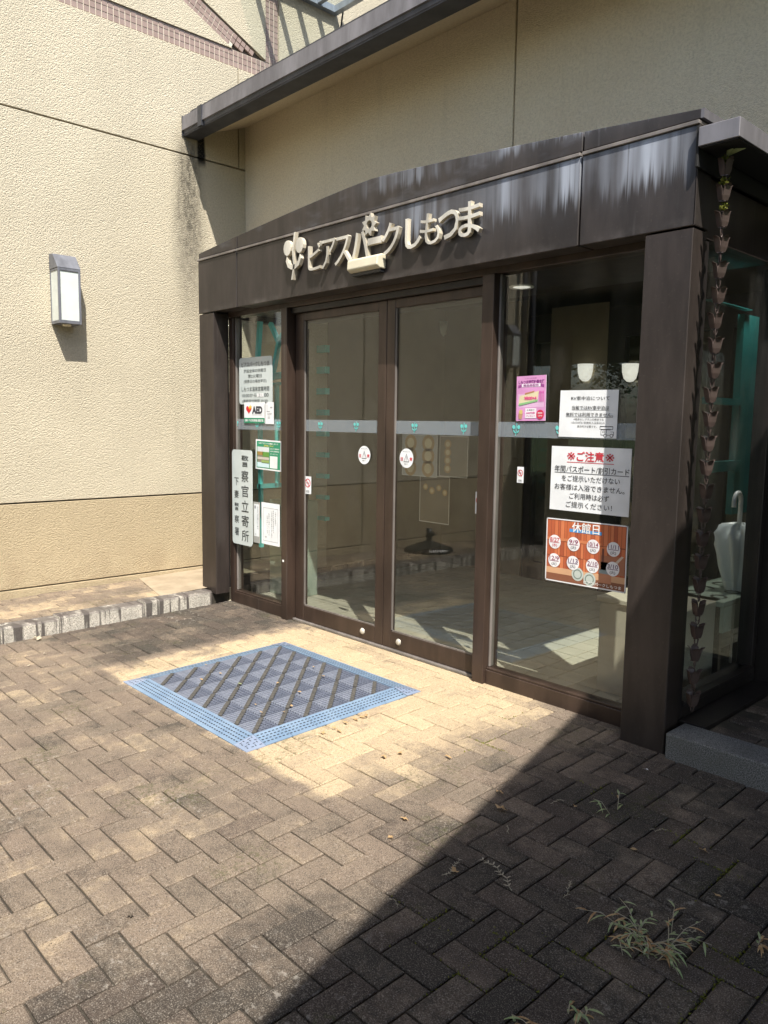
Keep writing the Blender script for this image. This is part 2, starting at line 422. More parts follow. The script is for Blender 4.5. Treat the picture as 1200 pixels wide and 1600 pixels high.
_tc = {}
def glyphs(txt, bold=0.0):
    """triangles of a line of text at size 1, origin bottom-left of its bounding box"""
    k = (txt, bold)
    if k in _tc: return _tc[k]
    cu = bpy.data.curves.new('lettering', 'FONT'); cu.body = txt; cu.size = 1.0; cu.resolution_u = 3; cu.offset = bold
    cu.fill_mode = 'FRONT'
    o = bpy.data.objects.new('lettering', cu); COL.objects.link(o)
    bpy.context.view_layer.update()
    dg = bpy.context.evaluated_depsgraph_get()
    me = bpy.data.meshes.new_from_object(o.evaluated_get(dg))
    vs = [(v.co.x, v.co.y) for v in me.vertices]; fs = [tuple(p.vertices) for p in me.polygons]
    bpy.data.objects.remove(o); bpy.data.curves.remove(cu); bpy.data.meshes.remove(me)
    if not vs: vs = [(0, 0)]
    x0 = min(v[0] for v in vs); x1 = max(v[0] for v in vs); y0 = min(v[1] for v in vs); y1 = max(v[1] for v in vs)
    _tc[k] = ([(v[0]-x0, v[1]-y0) for v in vs], fs, x1-x0, y1-y0)
    return _tc[k]

class Sheet:
    """a flat printed sheet standing in a plane of constant y, facing -y"""
    def __init__(s, name, label, cat, x0, x1, z0, z1, y, paper=None, group=None, rnd=0, thick=.0016, tilt=0):
        s.x0, s.z0, s.W, s.H, s.y = x0, z0, x1-x0, z1-z0, y
        mb = MB()
        if rnd:
            pts = []
            for cx, cz, a0 in ((x1-rnd, z1-rnd, 0), (x0+rnd, z1-rnd, 90), (x0+rnd, z0+rnd, 180), (x1-rnd, z0+rnd, 270)):
                for k in range(5):
                    a = R(a0+k*22.5); pts.append((cx+rnd*math.cos(a), cz+rnd*math.sin(a)))
            mb.prism(pts, 'y', y, y+thick)
        else: mb.box(x0, x1, y, y+thick, z0, z1)
        s.root = part(name, mb, paper or M['paper'], loc=((x0+x1)/2, y, z0)); tag(s.root, label, cat, group)
        s.pb = MB(); s.mats = []; s.tilt = tilt
    def mi(s, col):
        m = col if isinstance(col, bpy.types.Material) else flat('ink', col, .7)
        if m not in s.mats: s.mats.append(m)
        return s.mats.index(m)
    def yy(s, layer): return s.y-.0007*layer
    def rect(s, u0, v0, u1, v1, col, layer=1):
        y = s.yy(layer); X = lambda u: s.x0+u*s.W; Z = lambda v: s.z0+v*s.H
        s.pb.quad((X(u0), y, Z(v0)), (X(u1), y, Z(v0)), (X(u1), y, Z(v1)), (X(u0), y, Z(v1)), s.mi(col))
    def poly(s, pts, col, layer=1):
        y = s.yy(layer); s.pb.add([(s.x0+u*s.W, y, s.z0+v*s.H) for u, v in pts], [tuple(range(len(pts)))], s.mi(col))
    def circ(s, u, v, r, col, layer=1):
        s.pb.disc((s.x0+u*s.W, s.yy(layer), s.z0+v*s.H), r*s.W, 'y', 24, s.mi(col))
    def ring(s, u, v, r, wd, col, layer=1):
        y = s.yy(layer); cx, cz = s.x0+u*s.W, s.z0+v*s.H; n = 24; vs = []
        for j in range(n):
            a = 2*math.pi*j/n
            vs += [(cx+r*s.W*math.cos(a), y, cz+r*s.W*math.sin(a)), (cx+(r-wd)*s.W*math.cos(a), y, cz+(r-wd)*s.W*math.sin(a))]
        s.pb.add(vs, [(2*j, 2*((j+1) % n), 2*((j+1) % n)+1, 2*j+1) for j in range(n)], s.mi(col))
    def text(s, txt, u0, u1, v, h, col=(.02, .02, .02), bold=.0, layer=2, shear=0):
        """fit txt between u0 and u1, vertically centred on v with height h (fractions of the sheet)"""
        vs, fs, w_, h_ = glyphs(txt, bold); y = s.yy(layer)
        W_, H_ = (u1-u0)*s.W, h*s.H
        s.pb.add([(s.x0+u0*s.W+(a/w_)*W_+shear*(a/w_), y, s.z0+v*s.H+(b/h_-.5)*H_) for a, b in vs], fs, s.mi(col))
    def done(s):
        if s.pb.v:
            o = part('print', s.pb, s.mats, s.root)
        if s.tilt: s.root.rotation_euler = (0, R(s.tilt), 0)
        return s.root

# ================================================================== GROUND
ground = MB()
ys = [-90, -7.0, -3.0, 0, 2, 3.45]
for a, b in zip(ys, ys[1:]):
    ground.quad((-5.36, a, gz(a)-.011), (7.0, a, gz(a)-.011), (7.0, b, gz(b)-.011), (-5.36, b, gz(b)-.011))
ground = part('ground', ground, M['sand'], kind='structure')
lawn = MB()
lawn.quad((-120, -120, -.25), (120, -120, -.25), (120, 120, -.25), (-120, 120, -.25))
part('lawn', lawn, M['turf'], kind='structure')

def paver_mesh(lx, ly, h=.05, c=.004):
    mb = MB(); a, b = lx/2, ly/2
    rings = [(a, b, -h), (a, b, -c), (a-c, b-c, 0)]
    vs = []
    for (p, q, z) in rings: vs += [(-p, -q, z), (p, -q, z), (p, q, z), (-p, q, z)]
    fs = [(8, 9, 10, 11)]
    for i in range(2):
        for j in range(4): fs.append((i*4+j, i*4+(j+1) % 4, (i+1)*4+(j+1) % 4, (i+1)*4+j))
    mb.add(vs, fs); return mb
pav_h = paver_mesh(.1945, .0945, c=.005); pav_v = paver_mesh(.0945, .1945, c=.005)
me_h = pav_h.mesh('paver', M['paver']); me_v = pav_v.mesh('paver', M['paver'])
MATR = (-4.10, -2.84, 1.845, 2.965)
OX, OY, PT = -1.378, 1.602, .10
cells = []; cuts = []
for i in range(-42, 62):
    for j in range(-50, 18):
        k = (i-j) % 4
        if k == 1: cx, cy, lx, ly = OX+(i+1)*PT, OY+(j+.5)*PT, .2, .1
        elif k == 0: cx, cy, lx, ly = OX+(i+.5)*PT, OY+(j+1)*PT, .1, .2
        else: continue
        if cx-lx/2 > 4.4 or cx+lx/2 < -5.33 or cy-ly/2 > 3.24: continue
        hz_ = lx > ly; xa, xb, ya, yb = cx-lx/2, cx+lx/2, cy-ly/2, min(cy+ly/2, 3.264); xa = max(xa, -5.343); xb = min(xb, 4.5)
        cut = (xb-xa < lx-.001) or (yb-ya < ly-.001)
        if cut: cuts.append(((xa+xb)/2, (ya+yb)/2, (xb-xa)/lx, (yb-ya)/ly, hz_)); continue
        if MATR[0]+.02 < cx-lx/2 and cx+lx/2 < MATR[1]-.02 and MATR[2]+.02 < cy-ly/2 and cy+ly/2 < MATR[3]-.02: continue
        q = proj((cx, cy, gz(cy))); area = 0
        if q and -40 < q[0] < 1240 and q[1] < 1640: area = 1.0/q[2]**3
        cells.append((area, cx, cy, lx > ly))
cells.sort(key=lambda c: -c[0])
rest = MB()
for n, (area, cx, cy, hz) in enumerate(cells):
    tx, ty = random.gauss(0, .006), random.gauss(0, .006); dz = random.gauss(0, .0012); rz = random.gauss(0, .006)
    if area > 0 and n < 285:
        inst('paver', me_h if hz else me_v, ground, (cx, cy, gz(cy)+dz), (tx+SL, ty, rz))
    else:
        src = pav_h if hz else pav_v; c_, s_ = math.cos(rz), math.sin(rz)
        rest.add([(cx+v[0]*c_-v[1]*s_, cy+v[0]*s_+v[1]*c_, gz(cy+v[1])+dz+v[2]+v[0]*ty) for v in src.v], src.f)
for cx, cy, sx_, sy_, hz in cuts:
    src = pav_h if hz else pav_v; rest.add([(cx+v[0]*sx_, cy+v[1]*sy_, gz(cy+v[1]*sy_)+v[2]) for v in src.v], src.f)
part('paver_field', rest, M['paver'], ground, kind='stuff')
# course of stretchers and thin mortar strip along the doors
edge = paver_mesh(.196, .07).mesh('edging_paver', M['paver'])
for k in range(19):
    x = -5.25+k*.2
    if x < -1.7: inst('edging_paver', edge, ground, (x, 3.302, gz(3.3)+.001), (random.gauss(0, .004), random.gauss(0, .004), 0))

# raised walkway along the left wing
def wz(y): return .1+SL*(y-3.3)
walk = MB()
for a, b in ((-7, 3.1), (3.1, 4.2)):
    walk.add([(-6.22, a, wz(a)-.01), (-5.40, a, wz(a)-.01), (-5.40, b, wz(b)-.01), (-6.22, b, wz(b)-.01),
              (-6.22, a, -.3), (-5.40, a, -.3), (-5.40, b, -.3), (-6.22, b, -.3)], [(0, 1, 2, 3), (1, 5, 6, 2), (0, 4, 5, 1), (3, 2, 6, 7)])
walkway = part('walkway', walk, M['sand'], kind='structure')
sl = MB(); sl.add([(-6.195, 2.95, wz(2.95)+.005), (-5.476, 2.78, wz(2.78)+.005), (-5.476, 4.19, wz(4.19)+.005), (-6.195, 4.19, wz(4.19)+.005)], [(0, 1, 2, 3)])
part('concrete_apron', sl, M['concrete'], walkway)
wrest = MB()
for i in range(7):
    for j in range(-28, 18):
        x = -6.14+i*.1; y = 3.1-(j+.5)*.2+(.1 if i % 2 else 0)
        if x > -5.50: continue
        if y > 1.3: inst('paver', me_v, walkway, (x, y, wz(y)+random.gauss(0, .001)), (SL, random.gauss(0, .004), random.gauss(0, .004)))
        else: wrest.add([(x+v[0], y+v[1], wz(y+v[1])+v[2]) for v in pav_v.v], pav_v.f)
part('paver_field', wrest, M['paver'], walkway, kind='stuff')
yk = 3.17
for k in range(14):
    L = .62 if k else .58
    a, b = yk-L, yk; yk = a-.006
    mb = MB(); zt = wz((a+b)/2)+.004
    pr = [(-5.475, -.3), (-5.345, -.3), (-5.345, zt-.012), (-5.356, zt), (-5.475, zt+.001)]
    if k == 0:
        mb.prism(pr, 'y', a, b-.03); mb.prism([(p[0] if p[0] < -5.4 else p[0]-.02, p[1]) for p in pr], 'y', b-.03, b)
    else: mb.prism(pr, 'y', a, b)
    part('kerb_stone', mb, M['granite'], walkway)

# ================================================================== LEFT WING
XW = -6.2
wing = thing('stucco_wing', (XW, 2.0, 0), 'tall cream stucco wall on the left with brown mosaic bands near its top', 'building')
YB = -1.72
mb = MB(); mb.box(XW-.4, XW-.036, YB, 9.0, -.3, 7.5); part('core_wall', mb, M['groove'], wing)
g = .006
def panel(y0, y1, z0, z1, mat='stucco_sun'):
    mb = MB(); mb.box(XW-.036, XW, y0+g, y1-g, z0+g, z1-g); part('stucco_panel', mb, M[mat], wing, bev=.003)
vj = [YB-.006, -.69, 1.26, 9.0]
for a, b in zip(vj, vj[1:]):
    panel(a, b, .135, .80, 'stucco_base'); panel(a, b, .80, 3.69)
panel(YB-.006, 3.985, 3.69, 4.545); panel(3.985, 9.0, 3.69, 4.545)
mb = MB(); mb.box(XW-.036, XW+.004, YB, 8.99, -.05, .131); part('plinth', mb, M['stucco_base'], wing, bev=.004)
mb = MB(); mb.box(XW-.4, XW-.037, YB-.05, YB, -.3, 7.5); part('end_wall', mb, M['stucco_sun'], wing)
for pts in ([(YB, 4.69), (3.93, 4.69), (-1.0, 7.0), (YB, 7.0)], [(4.277, 4.70), (4.277, 7.0), (-.80, 7.0)], [(4.425, 4.54), (9.0, 4.54), (9.0, 7.0), (4.425, 7.0)]):
    mb = MB(); mb.prism(pts, 'x', XW-.036, XW); part('stucco_panel', mb, M['stucco_sun'], wing)
# mosaic bands lie in the recess between the panels
def band(name, p0, d, n_rows, length, up):
    mbt = MB(); mbg = MB(); s = .0475; d = Vector(d).normalized(); u = Vector(up).normalized(); p0 = Vector(p0)
    for a in range(int(length/s)):
        for b in range(n_rows):
            c = p0+d*(a*s)+u*(b*s)
            q = [c+d*.0035+u*.0035, c+d*(s-.0035)+u*.0035, c+d*(s-.0035)+u*(s-.0035), c+d*.0035+u*(s-.0035)]
            if q[0][0] < YB or max(t[1] for t in q) > 7: continue
            if name == 'diagonal_band' and (min(t[1] for t in q) < 4.692 or max(t[0] for t in q) > 4.276): continue
            mbt.prism([(t[0], t[1]) for t in q], 'x', XW-.03, XW-.012+random.gauss(0, .0006))
    root = part(name, mbt, M['tile'], wing, kind='stuff')
    L = length; e = n_rows*s
    if name == 'diagonal_band': p0 = p0+d*.44
    c = [p0, p0+d*L, p0+d*L+u*e, p0+u*e]
    mbg.prism([(t[0], t[1]) for t in c], 'x', XW-.0355, XW-.016); part('grout_bed', mbg, M['grout'], root)
band('mosaic_band', (4.42, 4.545), (-1, 0), 3, 6.1, (0, 1))
band('mosaic_band', (4.28, 4.69), (0, 1), 3, 2.2, (1, 0))
band('diagonal_band', (4.32, 4.507), (-.907, .42), 3, 5.6, (.42, .907))
# downpipe and eave piece at the near end of the wing (seen mirrored in the doors)
for yy, rr in ((-1.60, .045), (-1.42, .03)):
    mb = MB(); mb.tube([(XW+.07, yy, 0.0), (XW+.07, yy, 5.2)], rr, 12)
    for z in (1.0, 2.6, 4.2): mb.box(XW, XW+.10, yy-.055, yy+.055, z, z+.03)
    dp = part('downpipe', mb, M['gutter_dk'], wing)

# wall lanterns
def lantern(y, label, group):
    t = thing('wall_lantern', (XW, y, 2.16), label, 'wall lamp', group)
    y0, y1 = y-.085, y+.085; D = .165; x1 = XW+D; zb, zt = 2.165, 2.575
    mb = MB(); mb.box(XW, XW+.012, y0, y1, zb, 2.69)
    mb.box(XW+.012, x1-.012, y0+.001, y1-.001, zb, zb+.022)
    mb.prism([(XW, zt), (x1, zt), (x1, zt+.004), (XW+.075, 2.685), (XW, 2.69)], 'y', y0-.003, y1+.003)
    part('housing', mb, M['lamp_metal'], t, bev=.002)
    f = MB()
    for yy in (y0, y1-.016):
        f.box(x1-.016, x1, yy, yy+.016, zb, zt)
        f.box(XW+.012, x1-.016, yy, yy+.012, zt-.018, zt-.001); f.box(XW+.012, x1-.016, yy, yy+.012, zb, zb+.024)
    f.box(x1-.015, x1-.001, y0+.016, y1-.016, zt-.020, zt-.001); f.box(x1-.015, x1-.001, y0+.016, y1-.016, zb+.001, zb+.026)
    part('frame', f, M['lamp_metal'], t, bev=.0015)
    for q in ((x1-.012, x1-.008, y0+.015, y1-.015), (XW+.013, x1-.015, y0+.004, y0+.008), (XW+.013, x1-.015, y1-.008, y1-.004)):
        b = MB(); b.box(q[0], q[1], q[2], q[3], zb+.022, zt-.016); part('glass_pane', b, M['opal'], t)
    b = MB(); b.lathe([(.0, -.012), (.03, -.012), (.034, 0)], (XW+.085, y, zb), 14); part('lamp_holder', b, M['ivory'], t)
lantern(2.375, 'grey box lantern with opal glass on the sunlit cream wall', 'wall lanterns')
lantern(-1.18, 'grey box lantern near the downpipe, seen mirrored in the right window', 'wall lanterns')

# steel window bracket above the eave
br = thing('steel_awning', (-6.15, 5.0, 5.35), 'grey steel framed awning cut off by the top edge above the gutter', 'awning')
mb = MB(); mb.box(XW+.0, XW+.06, 3.9, 5.09, 5.35, 5.41); mb.box(XW+.061, XW+.75, 5.03, 5.09, 5.35, 5.41); mb.box(XW+.69, XW+.75, 3.9, 5.029, 5.35, 5.41)
part('frame', mb, M['steel'], br)
for k in range(4):
    mb = MB(); y = 4.1+k*.24; mb.box(XW+.061, XW+.689, y, y+.045, 5.357, 5.40); part('bar', mb, M['steel'], br)
mb = MB(); mb.box(XW+.02, XW+.74, 3.9, 5.08, 5.412, 5.42); part('glass_pane', mb, M['glass_side'], br)
mb = MB(); mb.tube([(XW+.11, 5.12, 5.5), (XW+.09, 5.11, 5.38), (XW+.02, 5.14, 5.25), (XW+.012, 5.2, 4.9)], .009, 6); part('cable', mb, M['black'], br)

# ================================================================== HALL (wall behind the porch, eave)
YH = 4.05
hall = thing('stucco_hall', (-2.0, YH, 0), 'tan stucco hall wall behind the entrance under a grey guttered eave', 'building')
HX = 6.5
def hpanel(x0, x1, z0, z1):
    mb = MB(); mb.box(x0+g, x1-g, YH, YH+.03, z0+(g if z0 > .5 else 0), z1); part('stucco_panel', mb, M['stucco_hall'], hall, bev=.003)
hpanel(XW-.006, -3.18, 2.45, 4.2); hpanel(-3.18, .2, 2.45, 4.2); hpanel(.2, HX, 2.45, 4.2)
mb = MB(); mb.box(XW, HX, YH+.031, YH+.25, 2.45, 4.3); part('core_wall', mb, M['groove'], hall)
mb = MB(); mb.box(XW, -5.50, 4.2, 4.45, .05, 2.449); part('wall_pier', mb, M['stucco_sun'], hall)
mb = MB(); mb.box(1.9, HX, 4.22, 4.45, -.1, 2.449); part('wall_pier', mb, M['stucco_hall'], hall)
x0 = XW+.012
mb = MB(); mb.add([(x0, 3.56, 3.87), (HX, 3.56, 3.87), (HX, YH, 4.055), (x0, YH, 4.055), (x0, 3.56, 3.93), (HX, 3.56, 3.93), (HX, YH, 4.12), (x0, YH, 4.12)],
    [(0, 3, 2, 1), (4, 5, 6, 7), (0, 1, 5, 4), (2, 3, 7, 6), (1, 2, 6, 5), (3, 0, 4, 7)])
part('soffit', mb, M['stucco_hall'], hall)
gt = MB(); pr = [(3.425, 3.985), (3.418, 3.872), (3.432, 3.868), (3.436, 3.836), (3.575, 3.836), (3.575, 3.99), (3.56, 3.99), (3.56, 3.86), (3.445, 3.86), (3.437, 3.985)]
gt.prism(pr, 'x', x0, HX); gut = part('gutter', gt, M['gutter'], hall)
mb = MB(); mb.box(x0, HX, 3.4352, 3.574, 3.828, 3.8358); part('gutter_base', mb, M['gutter_dk'], gut)
mb = MB(); mb.box(x0, HX, 3.4305, 3.437, 3.838, 3.866); part('lower_lip', mb, M['gutter_dk'], gut)
for xx in (-5.92, -2.4):
    mb = MB(); mb.box(xx, xx+.06, 3.412, 3.437, 3.832, 3.992); part('joint_collar', mb, M['gutter_dk'], gut)
mb = MB(); mb.box(x0-.006, x0-.0005, 3.42, 3.575, 3.83, 3.99); part('end_cap', mb, M['gutter_dk'], gut)
mb = MB(); mb.add([(x0, 3.50, 4.0), (HX, 3.50, 4.0), (HX, 10, 6.2), (x0, 10, 6.2), (x0, 3.50, 4.05), (HX, 3.50, 4.05), (HX, 10, 6.25), (x0, 10, 6.25)],
    [(0, 3, 2, 1), (4, 5, 6, 7), (0, 1, 5, 4), (2, 3, 7, 6), (1, 2, 6, 5), (3, 0, 4, 7)]); part('roof', mb, M['gutter_dk'], hall)
YS = 4.24
# storefront right of the porch
sf = part('storefront_frame', MB().box(-1.595, -1.50, YS-.02, YS+.06, .02, 2.449).box(-.62, -.54, YS-.02, YS+.06, .18, 2.36).box(.62, .70, YS-.02, YS+.06, .18, 2.36).box(1.82, 1.90, YS-.02, YS+.06, .02, 2.449)
          .box(-1.4995, 1.8195, YS-.019, YS+.059, .02, .18).box(-1.4995, 1.8195, YS-.019, YS+.059, 2.36, 2.449), M['frame_dark'], hall)
for a, b in ((-1.50, -.62), (-.54, .62), (.70, 1.82)):
    part('glass_pane', MB().box(a, b, YS+.012, YS+.02, .18, 2.36), M['glass'], sf)
part('storefront_canopy', MB().box(-1.62, 2.0, YH-.10, YH-.001, 2.70, 2.79), M['gutter_dk'], hall)

# ================================================================== LOBBY INTERIOR
lobby = MB(); lobby.quad((-6.19, 3.33, -.008), (3, 3.33, -.008), (3, 9, -.008), (-6.19, 9, -.008))
lobby = part('lobby_floor', lobby, M['floor_grout'], kind='structure')
ts = .15; tm = MB().box(-ts/2+.004, ts/2-.004, -ts/2+.004, ts/2-.004, -.006, 0).mesh('floor_tile', M['tile_floor'])
ft = MB(); nt_ = 0
for j in range(18):
    for i in range(28):
        x, y = -5.42+i*ts, 3.49+j*ts
        if x > -1.62: continue
        if y < 4.75 and nt_ < 280:
            inst('floor_tile', tm, lobby, (x, y, random.gauss(0, .0004)), (random.gauss(0, .002), random.gauss(0, .002), 0)); nt_ += 1
        else: ft.box(x-ts/2+.004, x+ts/2-.004, y-ts/2+.004, y+ts/2-.004, -.006, 0)
part('floor_tile_field', ft, M['tile_floor'], lobby, kind='stuff')
room = thing('lobby_room', (-2, 7.0, 0), 'dim lobby with tan walls and brown doors behind the glass', 'room')
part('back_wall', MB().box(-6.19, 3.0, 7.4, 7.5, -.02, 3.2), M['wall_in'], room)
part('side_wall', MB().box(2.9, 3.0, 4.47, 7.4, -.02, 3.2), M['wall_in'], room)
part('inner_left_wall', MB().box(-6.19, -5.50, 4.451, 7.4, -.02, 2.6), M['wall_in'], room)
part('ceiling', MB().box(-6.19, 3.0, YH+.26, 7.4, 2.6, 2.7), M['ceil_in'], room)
for x in (-4.45, -3.55, -2.65):
    d = part('inner_door', MB().box(x, x+.09, 6.0, 6.08, 0, 2.45).box(x+.81, x+.90, 6.0, 6.08, 0, 2.45).box(x+.09, x+.81, 6.001, 6.079, 2.2, 2.45).box(x+.09, x+.81, 6.001, 6.079, 0, .16), M['frame_dark'], room)
    part('glass_pane', MB().box(x+.09, x+.81, 6.035, 6.042, .16, 2.2), M['glass'], d)
def at(u, v, ax, val):
    d = (r2*((u-600)/FPX)-u2*((v-800)/FPX)+fwd); t = (val-(0, 0, EYE)[ax])/d[ax]
    return Vector((0, 0, EYE))+d*t
LS = ['glowing white bowl sconce seen through the right window, left of two', 'glowing white bowl sconce seen through the right window beside the bronze post', 'faint white bowl sconce seen high through the right sliding door']
for k, (u, v) in enumerate(((915, 578), (985, 578), (690, 511))):
    p = at(u, v, 1, 5.97); sc = thing('wall_sconce', (p.x, 5.99, p.z), LS[k], 'wall lamp', 'bowl sconces in the lobby')
    mb = MB(); mb.lathe([(.0, -.10), (.028, -.096), (.054, -.07), (.068, -.02), (.073, .05), (.068, .05), (.061, -.02), (.0, -.085)], (p.x, 5.975, p.z), 18, ang=(math.pi, 2*math.pi))
    part('shade', mb, M['sconce'] if k < 2 else M['opal'], sc); part('back_plate', MB().box(p.x-.05, p.x+.05, 5.976, 5.989, p.z-.08, p.z+.05), M['beige'], sc)
    part('wall_panel', MB().box(p.x-.35, p.x+.05 if k else p.x+.2, 5.99, 5.999, .0, 2.5), M['wall_in'], sc) if False else None
part('door_pier', MB().box(-4.2, -3.62, 5.992, 5.999, 0, 2.5), M['wall_in'], room)
part('door_pier', MB().box(-5.49, -4.46, 5.992, 5.999, 0, 2.6), M['wall_in'], room)
dlp = at(815, 448, 2, 2.298)
# round downlights; left porch and lobby ones added to brighten screen and umbrella
for k, (x, y, z, e, lb) in enumerate(((dlp.x, dlp.y, 2.298, .15, 'lit round downlight in the porch ceiling behind the right window'), (-4.85, 3.80, 2.298, .6, 'added round downlight in the porch ceiling brightening the turquoise screen'), (-1.85, 4.72, 2.598, 11, 'added round downlight in the lobby ceiling brightening the umbrella'))):
    dl = thing('ceiling_downlight', (x, y, z), lb, 'ceiling lamp', 'round downlights')
    part('rim', MB().lathe([(.055, -.004), (.075, -.006), (.078, 0)], (x, y, z), 20), M['white'], dl)
    part('lens', MB().lathe([(.0, -.003), (.055, -.003)], (x, y, z), 20), M['sconce'], dl)
    ld = bpy.data.lights.new('downlight', 'AREA'); ld.shape = 'DISK'; ld.size = .11; ld.energy = e; ld.color = (1, .96, .88)
    lo = bpy.data.objects.new('downlight', ld); COL.objects.link(lo); lo.parent = dl; lo.location = (0, 0, -.008)
# beige cabinet inside the right window
cb = thing('reception_cabinet', (-2.05, 3.8, 0), 'beige laminate cabinet standing behind the lower right window corner', 'cabinet')
part('carcass', MB().box(-2.22, -1.75, 3.72, 4.15, .0, .50), M['beige'], cb, bev=.004)
part('top', MB().box(-2.235, -1.74, 3.705, 4.16, .501, .53), M['beige'], cb, bev=.004)

# ================================================================== ENTRANCE PORCH
porch = thing('entrance_porch', (-3.55, 3.3, 0), 'dark bronze glazed entrance porch with arched top and sliding doors', 'porch')
FX0, FX1, YF = -5.55, -1.55, 3.19
joints = [FX0, -5.0, -2.103, FX1]
def arc(x):
    t_ = abs(x+3.555)/2.0; u = math.sqrt(t_*t_+.0025); return 2.738+.150*(1-.78*u-.22*t_*t_)
for k, (a, b) in enumerate(zip(joints, joints[1:])):
    a2 = a+(.005 if k else 0); b2 = b-(.005 if k < 2 else 0)
    part('fascia_panel', MB().box(a2, b2, YF, YF+.13, 2.28, 2.676), M['fascia'], porch, bev=.003)
    part('fascia_trim', MB().box(a2, b2, YF-.010, YF+.10, 2.6775, 2.693), M['edge'], porch, bev=.002)
    n = 14; xs = [a2+(b2-a2)*i/n for i in range(n+1)]
    pts = [(a2, 2.701)]+[(x, arc(x)) for x in xs]+[(b2, 2.701)]
    part('arch_panel', MB().prism(pts[::-1], 'y', YF+.006, YF+.12), M['fascia'], porch, bev=.002)
for x in (-5.0, -2.103):
    part('joint_strip', MB().box(x-.004, x+.004, YF+.02, YF+.10, 2.285, 2.76), M['black'], porch)
n = 24; xs = [FX0+(FX1-FX0)*i/n for i in range(n+1)]
part('roof', MB().prism(([(FX0, 2.45)]+[(x, arc(x)-.01) for x in xs]+[(FX1-.06, 2.45)])[::-1], 'y', YF+.131, YH-.002), M['bronze'], porch)
part('ceiling', MB().box(FX0+.1, FX1-.1, YF+.14, YH+.25, 2.30, 2.44), M['bronze'], porch)
part('cap_return', MB().box(FX1-.002, FX1+.012, YF+.006, YF+.20, 2.701, arc(FX1)), M['gutter'], porch)
# posts
for a, b, zb in ((FX0, -5.335, .07), (-1.77, -1.555, -.02)):
    p = part('post', MB().box(a, b, YF+.004, YF+.125, zb, 2.272), M['bronze'], porch, bev=.003)
part('corner_cover', MB().box(-1.556, -1.551, YF, YF+.13, 2.28, 2.69), M['bronze'], porch)
# frames round the glazing
YG = 3.36
def fr(name, *bx, mat='frame', parent=porch, bev=.0025):
    mb = MB()
    for q in bx: mb.box(*q)
    return part(name, mb, M[mat], parent, bev=bev)
fr('header', (-5.334, -1.771, 3.318, 3.42, 2.245, 2.299)); fr('header_track', (-4.54, -2.76, 3.335, 3.44, 2.205, 2.244), mat='frame_dark')
fr('jamb', (-5.334, -5.275, 3.325, 3.41, .0, 2.244)); fr('jamb', (-1.83, -1.7705, 3.325, 3.41, .0, 2.244))
fr('mullion', (-4.605, -4.535, 3.30, 3.43, .0, 2.2445)); fr('mullion', (-2.765, -2.685, 3.30, 3.43, .0, 2.2445))
fr('sill', (-5.274, -4.606, 3.322, 3.40, .0, .088)); fr('sill', (-2.684, -1.831, 3.322, 3.40, -.004, .082))
fr('sill_cap', (-5.273, -4.607, 3.33, 3.395, .0885, .10)); fr('sill_cap', (-2.683, -1.832, 3.33, 3.395, .0825, .095))
fr('inner_bead', (-5.2745, -5.262, 3.345, 3.38, .101, 2.244), mat='edge'); fr('inner_bead', (-2.6845, -2.672, 3.345, 3.38, .096, 2.244), mat='edge')
fr('threshold', (-4.534, -2.766, 3.35, 3.46, -.004, .012), mat='edge')
def window(x0, x1, z0, z1, y=YG, mat='glass', parent=porch):
    return part('window', MB().box(x0, x1, y-.004, y+.004, z0, z1), M[mat], parent)
fw1 = window(-5.262, -4.606, .10, 2.245); fw2 = window(-2.672, -1.831, .095, 2.245)
def flower(mb, x, z, h, y, mi=0):
    s = h
    for dx in (-.24, .24): mb.disc((x+dx*s, y, z+.20*s), .150*s, 'y', 14, mi, .165*s)
    pts = [(-.30, -.08), (-.22, -.22), (-.08, -.28), (.08, -.28), (.22, -.22), (.30, -.08)]
    for k in range(5):
        a, b = pts[k], pts[k+1]
        mb.quad((x+a[0]*s, y, z+a[1]*s), (x+b[0]*s, y, z+b[1]*s), (x+b[0]*s*.86, y, z+(b[1]+.10)*s), (x+a[0]*s*.86, y, z+(a[1]+.10)*s), mi)
    for (a, b) in (((.06, .5), (-.02, .1)), ((-.02, .1), (.03, -.2)), ((.03, -.2), (-.05, -.5))):
        mb.quad((x+(a[0]-.03)*s, y, z+a[1]*s), (x+(b[0]-.03)*s, y, z+b[1]*s), (x+(b[0]+.03)*s, y, z+b[1]*s), (x+(a[0]+.03)*s, y, z+a[1]*s), mi)
def fband(x0, x1, parent, y, marks):
    part('frosted_band', MB().box(x0, x1, y-.0065, y-.0045, 1.385, 1.465), M['film'], parent)
    for mx in marks:
        mb = MB(); flower(mb, mx, 1.425, .066, y-.0085); part('flower_mark', mb, M['mint'], parent)
fband(-5.26, -4.608, fw1, YG, [at(371, 660, 1, YG).x, at(403, 662, 1, YG).x, at(437, 664, 1, YG).x])
fband(-2.67, -1.833, fw2, YG, [at(808, 670, 1, YG).x, at(876, 672, 1, YG).x, -2.0])
